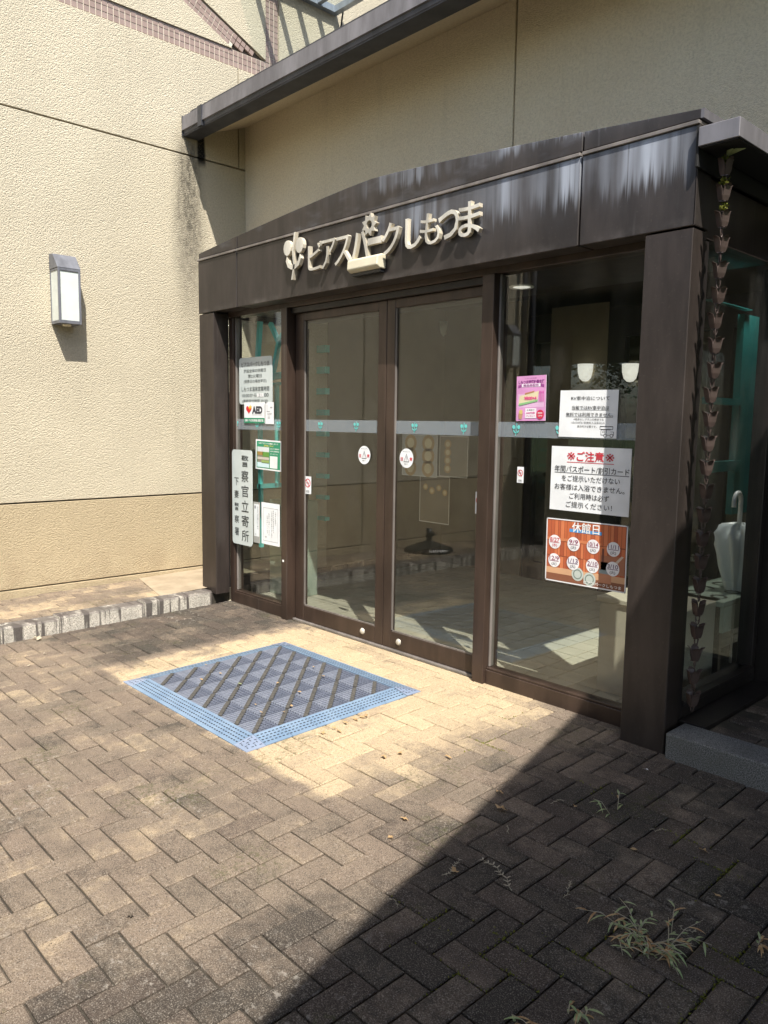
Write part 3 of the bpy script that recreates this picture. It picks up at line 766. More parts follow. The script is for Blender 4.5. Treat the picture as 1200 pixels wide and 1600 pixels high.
# sliding doors
YD = 3.385
def door(x0, x1, sl, sr, marks, knob):
    d = fr('sliding_door', (x0, x0+sl, YD-.018, YD+.022, .012, 2.204), (x1-sr, x1, YD-.018, YD+.022, .012, 2.204),
           (x0+sl, x1-sr, YD-.017, YD+.021, .012, .122), (x0+sl, x1-sr, YD-.017, YD+.021, 2.150, 2.204))
    part('glass_pane', MB().box(x0+sl, x1-sr, YD-.004, YD+.004, .122, 2.150), M['glass'], d)
    part('bead', MB().box(x0+sl, x0+sl+.010, YD-.013, YD-.0045, .13, 2.149).box(x0+sl+.010, x1-sr, YD-.013, YD-.0045, .1225, .131), M['edge'], d)
    kb = MB(); kb.lathe([(.0, .012), (.013, .012), (.019, .006), (.022, 0)], (0, 0, 0), 14)
    k2 = MB(); k2.add([(knob+v[0], YD-.018-v[2], .067+v[1]) for v in kb.v], kb.f, 0, True); part('floor_lock', k2, M['champagne'], d)
    part('frosted_band', MB().box(x0+sl, x1-sr, YD-.0065, YD-.0045, 1.385, 1.465), M['film'], d)
    for mx in marks:
        mb = MB(); flower(mb, mx, 1.425, .066, YD-.0085); part('flower_mark', mb, M['mint'], d)
    return d
d1 = door(-4.52, -3.582, .095, .075, [at(502, 667, 1, YD).x, at(558, 667, 1, YD).x], -3.775)
d2 = door(-3.577, -2.772, .072, .03, [at(649, 669, 1, YD).x, at(726, 671, 1, YD).x], -3.43)
part('bolt', MB().box(-4.585, -4.570, 3.296, 3.2995, .43, .445), M['white'], porch)
# side glazing
xs_ = -1.60
fr('side_mullion', (xs_-.05, xs_+.03, YF+.131, YF+.19, .0, 2.25), (xs_-.05, xs_+.03, 4.165, 4.215, .0, 2.25), mat='frame_dark')
fr('side_sill', (xs_-.05, xs_+.03, YF+.191, 4.164, .0, .17), mat='frame_dark'); fr('side_sill_cap', (xs_-.055, xs_+.045, YF+.191, 4.164, .1705, .195), mat='frame_dark')
fr('side_beam', (xs_-.05, xs_+.035, YF+.131, 4.048, 2.25, 2.50), mat='bronze')
part('side_window', MB().box(xs_-.006, xs_+.002, YF+.19, 4.165, .195, 2.25), M['glass_side'], porch)
fr('base_flashing', (xs_+.031, xs_+.16, YF+.16, 4.21, -.01, .113), mat='frame_dark')
fr('side_gutter', (-1.535, -1.37, YF-.04, 4.03, 2.575, 2.65), mat='gutter'); fr('side_gutter_floor', (-1.53, -1.375, YF-.035, 4.03, 2.568, 2.5745), mat='black')
fr('gutter_leg', (-1.549, -1.536, YF-.03, 4.03, 2.50, 2.66), mat='black')
fr('side_gutter', (-5.62, -5.551, 3.24, 4.03, 2.60, 2.67), mat='gutter_dk')
xl = -5.47
fr('side_mullion', (xl-.03, xl+.05, YF+.131, YF+.19, .08, 2.25), (xl-.03, xl+.03, 4.165, 4.198, .08, 2.25), mat='frame_dark')
fr('side_sill', (xl-.03, xl+.05, YF+.191, 4.164, .0, .17), mat='frame_dark')
part('side_window', MB().box(xl-.002, xl+.006, YF+.19, 4.165, .17, 2.25), M['glass_side'], porch)
fr('side_beam', (xl-.03, xl+.05, YF+.131, 4.028, 2.25, 2.45), mat='bronze')
# teal painted inner screens of the lobby
def teal(label, segs, loc):
    t = thing('teal_screen', loc, label, 'screen')
    for nm, pth, wd in segs:
        part(nm, MB().tube(pth, wd, 4), M['teal'], t)
    return t
S_ = []
def tp(u, v, y=4.28): return at(u, v, 1, y)
# built in the opening of the hall wall behind the porch
t1 = thing('teal_screen', (-5.2, 4.3, 0), 'turquoise painted screen with branching bars behind the left window', 'screen')
yt = 3.50
def bar(nm, p, q, wd, t, y):
    p = at(*p, 1, y); q = at(*q, 1, y); d = (q-p).normalized(); nrm = Vector((d.z, 0, -d.x))*wd*1.5
    a = [p+nrm, q+nrm, q-nrm, p-nrm]
    part(nm, MB().prism([(v.x, v.z) for v in a], 'y', y, y+.03), M['teal'], t)
for (p, q, wd) in (((398, 594), (404, 502), .012), ((397, 592), (452, 584), .016), ((424, 586), (434, 530), .010), ((432, 532), (420, 505), .010), ((434, 530), (450, 508), .010),
                   ((397, 650), (400, 600), .008), ((404, 660), (406, 855), .009), ((430, 600), (431, 760), .007), ((400, 602), (452, 598), .007), ((402, 760), (452, 757), .012)):
    bar('bar', p, q, wd, t1, yt)
t2 = thing('teal_door_frame', (-5.3, 4.2, 0), 'turquoise door frame with stepped crossbars behind the left sliding door', 'door frame')
def tb(nm, u0, u1, v0, v1, y):
    a = at(u0, v0, 1, y); b = at(u1, v1, 1, y); part(nm, MB().box(a.x, b.x, y, y+.05, b.z, a.z), M['teal'], t2)
tb('post', 479, 485, 510, 832, 4.32)
for k in range(9): tb('crossbar', 485.3, 508, 541+33.0*k, 550+33.0*k, 4.325)
part('sage_cabinet', MB().box(-5.40, -5.06, 3.75, 4.0, .0, .80), M['sage'], None, loc=(-5.2, 3.87, 0), bev=.004)
tag(bpy.data.objects['sage_cabinet'], 'sage green cabinet behind the lower left window', 'cabinet')
# teal lintel and post seen through the right side window
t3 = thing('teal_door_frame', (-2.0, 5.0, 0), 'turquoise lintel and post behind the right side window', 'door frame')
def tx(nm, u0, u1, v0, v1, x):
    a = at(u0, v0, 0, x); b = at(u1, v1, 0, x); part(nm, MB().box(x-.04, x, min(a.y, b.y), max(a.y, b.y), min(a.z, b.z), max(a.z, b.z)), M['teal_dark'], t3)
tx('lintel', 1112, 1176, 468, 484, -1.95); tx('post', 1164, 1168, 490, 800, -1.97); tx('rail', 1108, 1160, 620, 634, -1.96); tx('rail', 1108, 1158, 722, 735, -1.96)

# ------------------------------------------------------------------ sign lettering
sign = thing('entrance_sign', (-3.45, YF, 2.4), 'raised champagne metal lettering with flower emblem on the bronze fascia', 'sign')
def solid_text(ch, u0, u1, vt, vb, bold):
    vs_, fs_, w_, h_ = glyphs(ch, bold)
    a = at(u0, vb, 1, YF-.038); b = at(u1, vt, 1, YF-.038)
    um = (u0+u1)/2
    zt, zb, x0, x1 = b.z, a.z, a.x, b.x
    return vs_, fs_, (x0, x1, zb, zt)
def letter(ch, u0, u1, vt, vb, bold=.028, name='letter'):
    um = (u0+u1)/2; y = YF-.038; zt = at(um, vt, 1, y).z; zb = at(um, vb, 1, y).z; x0 = at(u0, vb, 1, y).x; x1 = at(u1, vb, 1, y).x
    vs_, fs_, w_, h_ = glyphs(ch, bold)
    P = [(x0+a/w_*(x1-x0), zb+b/h_*(zt-zb)) for a, b in vs_]
    return solid(P, fs_, y, YF-.012, name)
def solid(P, fs_, y0, y1, name):
    n = len(P); mb = MB()
    cnt = {}
    for f in fs_:
        for i in range(len(f)):
            e = (f[i], f[(i+1) % len(f)]); cnt[e] = cnt.get(e, 0)+1
    mb.add([(p[0], y0, p[1]) for p in P]+[(p[0], y1, p[1]) for p in P], [tuple(f) for f in fs_], 0)
    for e in cnt:
        if (e[1], e[0]) not in cnt: mb.f.append((e[0], e[0]+n, e[1]+n, e[1])); mb.mi.append(1); mb.sm.append(False)
    for f in fs_: mb.f.append(tuple(i+n for i in f)[::-1]); mb.mi.append(1); mb.sm.append(False)
    return part(name, mb, [M['champagne'], M['champagne_side']], sign)
def cpx(x, y): return 420+x/3.333, 310+y/3.333
for ch, x0, x1, yt_, yb_ in (('ビ', 203, 275, 228, 372), ('ア', 270, 345, 212, 362), ('ス', 342, 425, 195, 345), ('ハ', 425, 520, 172, 332), ('ー', 515, 585, 200, 238), ('ク', 585, 678, 125, 290),
                           ('し', 708, 790, 98, 260), ('も', 785, 888, 75, 240), ('つ', 880, 985, 62, 212), ('ま', 985, 1098, 15, 195)):
    u0, vt = cpx(x0, yt_); u1, vb = cpx(x1, yb_); letter(ch, u0, u1, vt, vb, .0 if ch in 'ビアスも' else .010)
# sun-shaped ring of the letter pa
c = at(*cpx(522, 136), 1, YF-.038); P = []; fs_ = []; n = 18
for j in range(n):
    a = 2*math.pi*j/n; ro = .066 if j % 2 == 0 else .044
    P += [(c.x+ro*math.cos(a), c.z+ro*math.sin(a)), (c.x+.024*math.cos(a), c.z+.024*math.sin(a))]
for j in range(n):
    k = (j+1) % n; fs_.append((2*j, 2*j+1, 2*k+1, 2*k))
solid(P, fs_, YF-.038, YF-.012, 'sun_ring')
c = at(*cpx(127, 300), 1, YF-.038); fl = MB(); flower(fl, 0, 0, .30, 0)
solid([(c.x+v[0]*.92, c.z+v[2]) for v in fl.v], [f[::-1] for f in fl.f], YF-.038, YF-.012, 'flower_emblem')
# automatic door sensor
sn = thing('door_sensor', (-3.56, YF, 2.33), 'ivory door sensor box fixed to the fascia below the lettering', 'sensor')
pts = []
a = at(548, 414, 1, YF-.07); b = at(604, 400, 1, YF-.07)
mb = MB(); mb.prism([(YF, 2.345), (YF-.05, 2.345), (YF-.075, 2.36), (YF-.07, 2.415), (YF-.03, 2.43), (YF, 2.43)], 'x', -3.675, -3.405)
part('cover', mb, M['ivory'], sn, bev=.008, seg=3); part('base', MB().box(-3.665, -3.415, YF-.038, YF-.001, 2.327, 2.3445), M['rubber'], sn)

# ------------------------------------------------------------------ mat in front of the doors
mat_ = thing('door_mat', (-3.47, 2.4, gz(2.4)), 'blue bordered grey interlocking mat with diagonal brush strips before the doors', 'mat')
mx0, mx1, my0, my1 = MATR; bw = .105; MZ = .024
ix0, ix1, iy0, iy1 = mx0+bw, mx1-bw, my0+bw, my1-bw
nx, ny = 7, 6; sx, sy = (ix1-ix0)/nx, (iy1-iy0)/ny
tmb = MB(); tmb.box(0.001, sx-.001, 0.001, sy-.001, 0, .012, 0)
nr = 7
for k in range(nr):
    u = (k+.5)/nr
    # ribs along y; the half below the diagonal strip is pale, the other half a dark mesh
    yl = (1-u)*sy; hw = .016
    if yl-hw > .004: tmb.box(u*sx-.0028, u*sx+.0028, .003, yl-hw, .012, .0215, 1)
    if sy-.003 > yl+hw: tmb.box(u*sx-.003, u*sx+.003, yl+hw, sy-.003, .012, .0205, 0)
    v = u; xl_ = (1-v)*sx
    if sx-.003 > xl_+hw: tmb.box(xl_+hw, sx-.003, v*sy-.0028, v*sy+.0028, .012, .0195, 0)
    if xl_-hw > .004: tmb.box(.003, xl_-hw, v*sy-.002, v*sy+.002, .012, .0175, 0)
dv = Vector((sx, -sy, 0)).normalized(); nv = Vector((sy, sx, 0)).normalized()*.0105
A, B = Vector((0.002, sy-.002, 0)), Vector((sx-.002, 0.002, 0))
q = [A-nv+dv*.01, B-nv-dv*.01, B+nv-dv*.01, A+nv+dv*.01]
tmb.prism([(p.x, p.y) for p in q], 'z', .0122, .0235, 2)
tme = tmb.mesh('mat_tile', [M['mat_grey'], M['mat_lite'], M['mat_brush']])
for i in range(nx):
    for j in range(ny):
        inst('mat_tile', tme, mat_, (ix0+i*sx, iy0+j*sy, gz(iy0+j*sy)), (SL, 0, 0))
def border_mesh(L):
    mb = MB(); e = .001
    mb.add([(e, 0, 0), (L-e, 0, 0), (L-e, 0, .004), (e, 0, .004), (e, bw, MZ), (L-e, bw, MZ), (e, bw, 0), (L-e, bw, 0)],
           [(0, 1, 2, 3), (3, 2, 5, 4), (4, 5, 7, 6), (1, 7, 5, 2), (0, 3, 4, 6)], 0)
    for r_ in range(4):
        v = .020+r_*.0205; zz = .004+(MZ-.004)*v/bw
        z2 = .004+(MZ-.004)*(v+.007)/bw
        for k in range(7):
            a = L*(k+.5)/7-.0062+(.002 if r_ % 2 else -.002)
            mb.add([(a, v, zz+.0006), (a+.0125, v, zz+.0006), (a+.0125, v+.007, z2+.0006), (a, v+.007, z2+.0006)], [(0, 1, 2, 3)], 1)
    return mb.mesh('border_piece', [M['mat_blue'], M['slot']])
bx_, by_ = border_mesh(sx), border_mesh(sy)
for i in range(nx):
    inst('border_piece', bx_, mat_, (ix0+i*sx, my0, gz(my0)), (SL, 0, 0))
    inst('border_piece', bx_, mat_, (ix0+(i+1)*sx, my1, gz(my1)), (-SL, 0, math.pi))
for j in range(ny):
    inst('border_piece', by_, mat_, (mx1, iy0+j*sy, gz(iy0+j*sy)), (0, -SL, math.pi/2))
    inst('border_piece', by_, mat_, (mx0, iy0+(j+1)*sy, gz(iy0+(j+1)*sy)), (0, SL, -math.pi/2))
cm = MB(); cm.add([(0, 0, 0), (bw, 0, 0), (bw, bw, MZ), (0, bw, 0), (0, 0, .004), (bw, 0, .004), (0, bw, .004)], [(4, 5, 2), (4, 2, 6), (0, 1, 5, 4), (3, 0, 4, 6)], 0)
for r_ in range(4):
    for k in range(4):
        a, v = .018+k*.022, .018+r_*.022
        zf = lambda X, Y: .0048+(MZ-.004)*min(X, Y)/bw
        w_, h_ = (.013, .005) if (r_+k) % 2 else (.005, .013)
        cm.add([(a, v, zf(a, v)), (a+w_, v, zf(a+w_, v)), (a+w_, v+h_, zf(a+w_, v+h_)), (a, v+h_, zf(a, v+h_))], [(0, 1, 2, 3)], 1)
cme = cm.mesh('corner_piece', [m_noisy('pale_blue_plastic', (.20, .25, .35), (.26, .31, .41), 6, .5, .03), M['slot']])
for px, py, rz in ((mx0, my0, 0), (mx1, my0, math.pi/2), (mx1, my1, math.pi), (mx0, my1, -math.pi/2)):
    inst('corner_piece', cme, mat_, (px, py, gz(py)), (0, 0, rz))

# ------------------------------------------------------------------ kerb block, right
kb = thing('granite_block', (-.9, 3.26, 0), 'dark speckled granite kerb block beside the right bronze post', 'kerb')
kx = -1.535
for k, L in enumerate((1.0, 1.2, 1.2)):
    part('stone', MB().box(kx, kx+L-.006, 3.165, 3.345, -.1, .112), M['granite_dk'], kb, bev=.008, seg=2); kx += L
rb = part('right_walk', MB().box(-1.439, 2.4, 3.346, 4.215, -.1, .095), M['sand'], kind='structure')
for i in range(18):
    for j in range(8):
        x, y = -1.33+i*.2+(.1 if j % 2 else 0), 3.40+j*.1
        if y < 4.17 and x > -1.345: inst('paver', me_h, rb, (x, y, .104+random.gauss(0, .001)), (random.gauss(0, .004), random.gauss(0, .004), 0))

# ------------------------------------------------------------------ rain chain
ch = thing('rain_chain', (-1.462, 3.25, .1), 'copper rain chain of tulip cups hanging beside the right bronze post', 'rain chain')
cup = MB()
for k in range(4):
    a0 = k*math.pi/2+math.pi/4
    d = Vector((math.cos(a0), math.sin(a0), 0)); s_ = Vector((-d.y, d.x, 0))
    prof = [(.013, -.030, .012), (.018, -.012, .0155), (.021, .010, .0165), (.0255, .025, .015), (.037, .033, .006)]
    vs_ = []
    for r_, z, hw in prof: vs_ += [d*r_+s_*hw+Vector((0, 0, z)), d*r_-s_*hw+Vector((0, 0, z))]
    vs_ += [v-d*.0025 for v in vs_]
    fs_ = []
    for i in range(4):
        a = i*2; fs_ += [(a+1, a, a+2, a+3), (a+10, a+11, a+13, a+12), (a, a+10, a+12, a+2), (a+11, a+1, a+3, a+13)]
    fs_ += [(8, 18, 19, 9), (0, 1, 11, 10)]
    cup.add(vs_, fs_)
cup.box(-.012, .012, -.012, .012, -.034, -.0301)
cme_ = cup.mesh('cup', M['copper'])
lk = MB()
for k, (zc) in enumerate((0,)):
    pth = [(0, .008*math.sin(t*math.pi/6), .026*math.cos(t*math.pi/6)) for t in range(13)]
    lk.tube(pth, .0026, 5, cap=False)
lme = lk.mesh('link', M['copper'])
NZ = 23
for k in range(NZ):
    z = 2.50-k*.1015; lean = .0
    inst('cup', cme_, ch, (-1.462+random.gauss(0, .002), 3.25+random.gauss(0, .002), z), (random.gauss(0, .03), random.gauss(0, .03), .25+random.gauss(0, .12)))
    inst('link', lme, ch, (-1.462, 3.25, z+.055), (0, 0, .4+k*.9)); inst('link', lme, ch, (-1.462, 3.25, z-.042), (0, 0, 1.6+k*.7), (1, 1, .6))
def tuft(name, c, r, n, parent, mat, ln=.012):
    mb = MB()
    for k in range(n):
        d = Vector((random.gauss(0, 1), random.gauss(0, 1), random.gauss(0, 1))).normalized(); p = Vector(c)+d*r*random.uniform(.3, 1)
        e = Vector((random.gauss(0, 1), random.gauss(0, 1), random.gauss(.5, 1))).normalized(); f = d.cross(e)
        if f.length < .01: continue
        f = f.normalized()*ln*.35; mb.add([p-f, p+f, p+e*ln+f*.2, p+e*ln-f*.2], [(0, 1, 2, 3)])
    return part(name, mb, mat, parent, kind='stuff')
for z in (2.445, 2.345, 2.53): tuft('moss', (-1.462, 3.25, z), .018, 90, ch, M['moss'])
for dx in (.0, .015, -.02):
    mb = MB(); p = Vector((-1.462, 3.25, 2.54))
    mb.add([p, p+Vector((.03+dx, -.02, .02)), p+Vector((.07+dx, -.03+dx, .012)), p+Vector((.035+dx, -.012, .006))], [(0, 1, 2, 3)]); part('sprout', mb, M['weed'], ch)

# ------------------------------------------------------------------ umbrella and stand behind the side window
st = thing('umbrella_stand', (-1.85, 4.45, 0), 'grey green umbrella rack inside the right side window', 'umbrella stand')
pa = (-2.02, -1.70, 4.08, 5.1)
part('top_plate', MB().box(pa[0], pa[1], pa[2], pa[3], .50, .53), M['sage'], st, bev=.004)
for k in range(5):
    for j in range(2):
        mb = MB(); mb.lathe([(.030, .002), (.042, .004), (.046, .002)], (-1.93+j*.15, 4.2+k*.18, .529), 14); part('holder_ring', mb, M['frame_dark'], st)
part('side_panel', MB().box(pa[1]-.02, pa[1]-.001, pa[2]+.01, pa[3]-.01, .36, .499), M['sage'], st)
part('base_tray', MB().box(pa[0], pa[1], pa[2], pa[3], .02, .06), M['frame_dark'], st)
for y in (pa[2]+.02, pa[3]-.05):
    for x in (pa[0]+.02, pa[1]-.05): part('leg', MB().box(x, x+.03, y, y+.03, .061, .499), M['frame_dark'], st)
um = thing('umbrella', (-1.78, 4.38, .1), 'white folded plastic umbrella with hooked handle hanging in the rack', 'umbrella')
ux, uy = -1.80, 4.46
part('shaft', MB().tube([(ux, uy, .17), (ux, uy, .98)], .006, 8), M['white'], um)
hp = [(ux, uy, .86), (ux, uy, 1.04)]+[(ux+.0, uy-.045+.045*math.cos(R(a)), 1.04+.05*math.sin(R(a))) for a in range(15, 196, 15)]+[(ux, uy-.09, 1.01)]
part('handle', MB().tube(hp, .0125, 10), M['white'], um)
mb = MB(); n = 64; prof = [(.010, .30), (.024, .42), (.040, .52), (.078, .66), (.105, .78), (.108, .84), (.085, .885), (.02, .90)]
vs_ = []
for i, (r_, z) in enumerate(prof):
    for j in range(n):
        a = 2*math.pi*j/n+.3*i*.15; rr = r_*(1+.30*(1-2*abs(((a*8+i*.5)/math.pi) % 2-1))+.10*math.cos(a*3+1))
        vs_.append((ux+rr*math.cos(a), uy+rr*math.sin(a), z+.02*math.cos(a*8)*(i > 3)))
mb.add(vs_, [(i*n+j, i*n+(j+1) % n, (i+1)*n+(j+1) % n, (i+1)*n+j) for i in range(len(prof)-1) for j in range(n)], 0, True)
part('canopy', mb, M['vinyl'], um); part('tip', MB().tube([(ux, uy, .10), (ux, uy, .17)], .008, 8), M['white'], um)
part('strap', MB().lathe([(.044, -.02), (.046, 0), (.044, .02)], (ux, uy, .47), 16), M['white'], um)

# ------------------------------------------------------------------ notices on the glass
YP = YG-.011
RED = (.58, .03, .05); BK = (.03, .03, .035)
s = Sheet('notice', 'white notice with a small camper van drawing, above the red headed notice', 'notice', -2.278, -1.953, 1.393, 1.624, YP, tilt=.5)
s.text('RV車中泊について', .20, .86, .83, .085, BK, .004); s.text('当館ではRV車中泊は', .22, .86, .63, .085, BK, .005); s.text('無料では利用できません。', .12, .93, .485, .085, BK, .005)
s.rect(.22, .578, .86, .584, BK); s.rect(.12, .43, .93, .437, BK)
s.text('※電源なしプランの場合でも', .26, .78, .385, .048, BK); s.text('1泊2500円(1名無料入浴券付)の', .22, .80, .31, .05, BK); s.text('宿泊料が必要です。', .33, .67, .235, .048, BK)
for (a, b, c_, d_) in ((.72, .235, .94, .25), (.72, .18, .94, .19), (.72, .18, .727, .25), (.933, .18, .94, .25), (.74, .06, .747, .18), (.74, .06, .80, .07), (.84, .06, .90, .07), (.74, .17, .90, .18), (.90, .13, .955, .137), (.95, .06, .957, .137), (.94, .06, .957, .067), (.83, .10, .836, .17), (.77, .11, .776, .15), (.77, .11, .81, .117), (.77, .145, .81, .152), (.805, .11, .811, .15)): s.rect(a, b, c_, d_, BK)
s.ring(.815, .055, .028, .008, BK); s.ring(.92, .055, .028, .008, BK); s.done()
s = Sheet('notice', 'largest white notice with a red underlined heading, on the right window', 'notice', -2.315, -1.868, 1.022, 1.346, YP)
s.text('※', .21, .315, .855, .12, RED, .0); s.text('※', .695, .80, .855, .12, RED, .0); s.text('ご注意', .335, .675, .855, .155, RED, .02); s.rect(.21, .755, .80, .765, RED)
s.text('年間パスポート/割引カード', .05, .985, .655, .10, BK, .006); s.rect(.05, .588, .985, .597, BK)
for i, (tx_, a, b) in enumerate((('をご提示いただけない', .15, .88), ('お客様は入浴できません。', .06, .94), ('ご利用時は必ず', .26, .76), ('ご提示ください！', .22, .80))):
    s.text(tx_, a, b, .51-.135*i, .095, BK, .004)
s.done()
s = Sheet('poster', 'orange timber patterned poster with white date circles, lowest on the right window', 'poster', -2.325, -1.864, .652, .978, YP, tilt=-.5)
PL = [(.52, .13, .045), (.58, .16, .06), (.46, .105, .04), (.62, .19, .075), (.40, .09, .035)]
u = .012
while u < .985:
    ww = min(random.uniform(.03, .055), .988-u)
    for (v0, v1) in ((.66, .985), (.42, .655), (.22, .415)):
        s.rect(u, v0, u+ww-.004, v1-random.uniform(0, .012), random.choice(PL))
    u += ww
s.rect(.012, .02, .988, .99, (.20, .045, .02), .5); s.rect(.012, .13, .988, .225, (.62, .36, .2), 1.3); s.rect(.012, .02, .988, .13, (.24, .09, .045), 1.3); s.rect(.012, .655, .70, .70, (.60, .20, .08), 1.6)
s.rect(.70, .25, .98, .52, (.38, .15, .08), 1.8); s.rect(.68, .24, .86, .30, (.25, .30, .30), 1.9); s.rect(.68, .10, .83, .42, (.50, .22, .12), 1.8); s.rect(.71, .42, .735, .62, (.16, .05, .03), 1.85)
s.poly([(.83, .38), (.94, .54), (.965, .53), (.86, .36)], (.60, .48, .38), 1.9)
s.rect(.30, .815, .70, .865, (.08, .30, .62), 1.9); s.text('休館日', .33, .67, .895, .16, (.86, .86, .85), .012, 3)
for cx, cy in ((.42, .17), (.57, .12)): s.circ(cx, cy, .075, (.50, .55, .50), 2); s.ring(cx, cy, .055, .012, (.2, .25, .22), 2.5)
for i, (d_, c_) in enumerate((('8/27', RED), ('9/9', (.25, .03, .09)), ('10/14', (.25, .03, .09)), ('11/11', (.12, .04, .12)), ('12/9', (.25, .03, .09)), ('1/13', (.12, .04, .12)), ('2/10', (.2, .03, .1)), ('3/10', (.12, .04, .12)))):
    cx = .115+(i % 4)*.243; cy = .63 if i < 4 else .335
    s.circ(cx, cy, .078, (.80, .79, .80), 3); hw = min(.019*len(d_), .062)
    s.text(d_, cx-hw, cx+hw, cy+.035, .065, c_, .010, 4); s.rect(cx-hw, cy-.012, cx+hw, cy-.004, c_, 4)
    s.text('(水)' if i == 0 else '(火)', cx-.032, cx+.032, cy-.055, .06, c_ if i == 0 else BK, .01, 4)
s.text('ビアスパークしもつま', .50, .95, .065, .05, (.82, .80, .76), .015, 3)
for q in ((0, 0, .012, 1), (.988, 0, 1, 1), (0, 0, 1, .018), (0, .984, 1, 1)): s.rect(*q, (.80, .80, .80), 3)
s.done()
PK = (.62, .22, .50); s = Sheet('poster', 'small pink coupon poster at the upper left of the right window', 'poster', -2.548, -2.362, 1.472, 1.705, YP, tilt=-.9)
s.rect(.0, .0, 1, 1, (.66, .30, .56)); s.rect(.06, .30, .94, .60, (.72, .45, .66), 1.4)
s.text('しもつま応援', .30, .68, .945, .025, (.25, .05, .2)); s.text('しもつま特選計量支援', .07, .95, .865, .085, (.22, .03, .20), .03)
s.rect(.18, .755, .82, .825, (.80, .74, .80), 2); s.text('商品券配布', .24, .76, .79, .055, (.35, .08, .3), .02, 3)
s.poly([(.06, .73), (.18, .76), (.18, .82), (.10, .80), (.06, .80)], (.30, .06, .26), 2); s.poly([(.94, .73), (.82, .76), (.82, .82), (.90, .80), (.94, .80)], (.30, .06, .26), 2)
s.poly([(.08, .36), (.72, .46), (.78, .66), (.12, .56)], (.70, .62, .40), 3); s.poly([(.10, .34), (.74, .43), (.74, .47), (.10, .39)], (.25, .5, .22), 4); s.poly([(.30, .585), (.62, .635), (.62, .665), (.30, .62)], (.45, .22, .10), 4)
s.text('¥500×4', .28, .70, .505, .075, (.75, .06, .25), .04, 5, shear=0)
for k in range(4): s.poly([(.78+.045*k, .42), (.80+.045*k, .42), (.80+.045*k, .66), (.78+.045*k, .66)], (.62, .06, .36), 4)
s.rect(.32, .06, .70, .28, (.80, .76, .80), 3); s.text('お買物で', .38, .64, .24, .035, BK, 0, 4); s.text('500円券', .36, .66, .175, .05, (.6, .1, .3), .03, 4); s.text('プレゼント', .36, .66, .11, .04, (.6, .1, .3), .02, 4)
s.circ(.83, .14, .13, (.60, .03, .08), 4); s.text('期間限定', .75, .91, .17, .03, (.85, .8, .8), .02, 5); s.text('実施中', .76, .90, .11, .035, (.85, .8, .8), .02, 5)
s.poly([(.10, .04), (.20, .04), (.24, .16), (.16, .20), (.08, .15)], (.5, .28, .16), 3); s.circ(.17, .20, .065, (.62, .5, .16), 4); s.done()

# left window
s = Sheet('hours_plate', 'silver rounded plate of opening hours at the top of the left window', 'sign', -5.225, -4.785, 1.578, 1.93, YP, M['plate'], rnd=.025, thick=.004)
G = (.05, .06, .06)
s.text('ビアスパークしもつま', .08, .92, .855, .10, G, .006); s.text('施設全体の休館日', .15, .82, .715, .078, G, .006); s.text('第2火曜日', .28, .70, .60, .078, G, .006); s.text('(祝祭日の場合翌日)', .15, .84, .485, .082, G, .006)
s.text('しもつま温泉営業時間', .08, .92, .325, .10, G, .006); s.text('10:00から', .09, .54, .19, .075, G, .006); s.rect(.56, .15, .75, .225, (.82, .83, .83), 2); s.text('21:', .60, .73, .19, .06, G, 0, 3); s.text('00', .77, .90, .19, .075, G, .01)
s.text('(最終受付時間 20:30)', .10, .88, .065, .08, G, .006); s.done()
s = Sheet('sticker', 'white heart defibrillator sticker with a green strip under the hours plate', 'sticker', -5.155, -4.880, 1.435, 1.592, YP-.002)
s.rect(0, 0, 1, .25, (.02, .24, .12)); s.text('自動体外式除細動器 設置施設', .05, .95, .125, .13, (.8, .82, .8), .02)
s.text('AED', .40, .90, .63, .36, (.05, .05, .06), .06); s.rect(.40, .385, .90, .40, (.3, .3, .3))
hp_ = []
for k in range(24):
    t_ = 2*math.pi*k/24; hp_.append((.24+.0085*16*math.sin(t_)**3, .66+.0135*(13*math.cos(t_)-5*math.cos(2*t_)-2*math.cos(3*t_)-math.cos(4*t_))))
s.poly(hp_[::-1], (.62, .02, .03), 2); s.poly([(.26, .80), (.34, .90), (.32, .80), (.40, .82), (.27, .60), (.30, .72), (.22, .70)], (.80, .50, .03), 3); s.done()
s = Sheet('sticker', 'narrow white sticker with a small floor plan beside the heart sticker', 'sticker', -4.872, -4.765, 1.43, 1.592, YP-.001)
for q in ((.2, .55, .24, .88), (.2, .55, .55, .58), (.6, .72, .85, .78), (.3, .25, .6, .27), (.3, .30, .6, .32), (.3, .36, .6, .37)): s.rect(*q, (.35, .35, .37))
s.text('設置場所', .25, .8, .46, .06, (.2, .2, .2)); s.rect(0, .94, .15, 1, BK); s.done()
s = Sheet('police_plate', 'tall silver rounded plate with vertical black characters at the left window edge', 'sign', at(363, 776, 1, YG-.047).x, at(394, 776, 1, YG-.047).x, at(378, 851, 1, YG-.047).z, at(378, 703, 1, YG-.047).z, YG-.047, M['plate'], rnd=.028, thick=.004)
for i, c_ in enumerate('警察官立寄所'): s.text(c_, .48, .83, .885-.157*i, .122, (.025, .03, .03), .006)
for i, c_ in enumerate('下妻警察署'): s.text(c_, .12, .34, .665-.133*i, .082, (.03, .035, .035), .004)
s.done()
s = Sheet('flyer', 'white bordered green flyer with a garden photo in the left window', 'flyer', -5.005, -4.672, 1.085, 1.310, YP, tilt=1.2)
s.rect(.04, .05, .96, .95, (.03, .27, .14)); s.text('公式アカウントを開設しました', .12, .88, .885, .055, (.8, .85, .8), .02); s.text('登録はこちら！', .32, .70, .81, .06, (.75, .62, .10), .02)
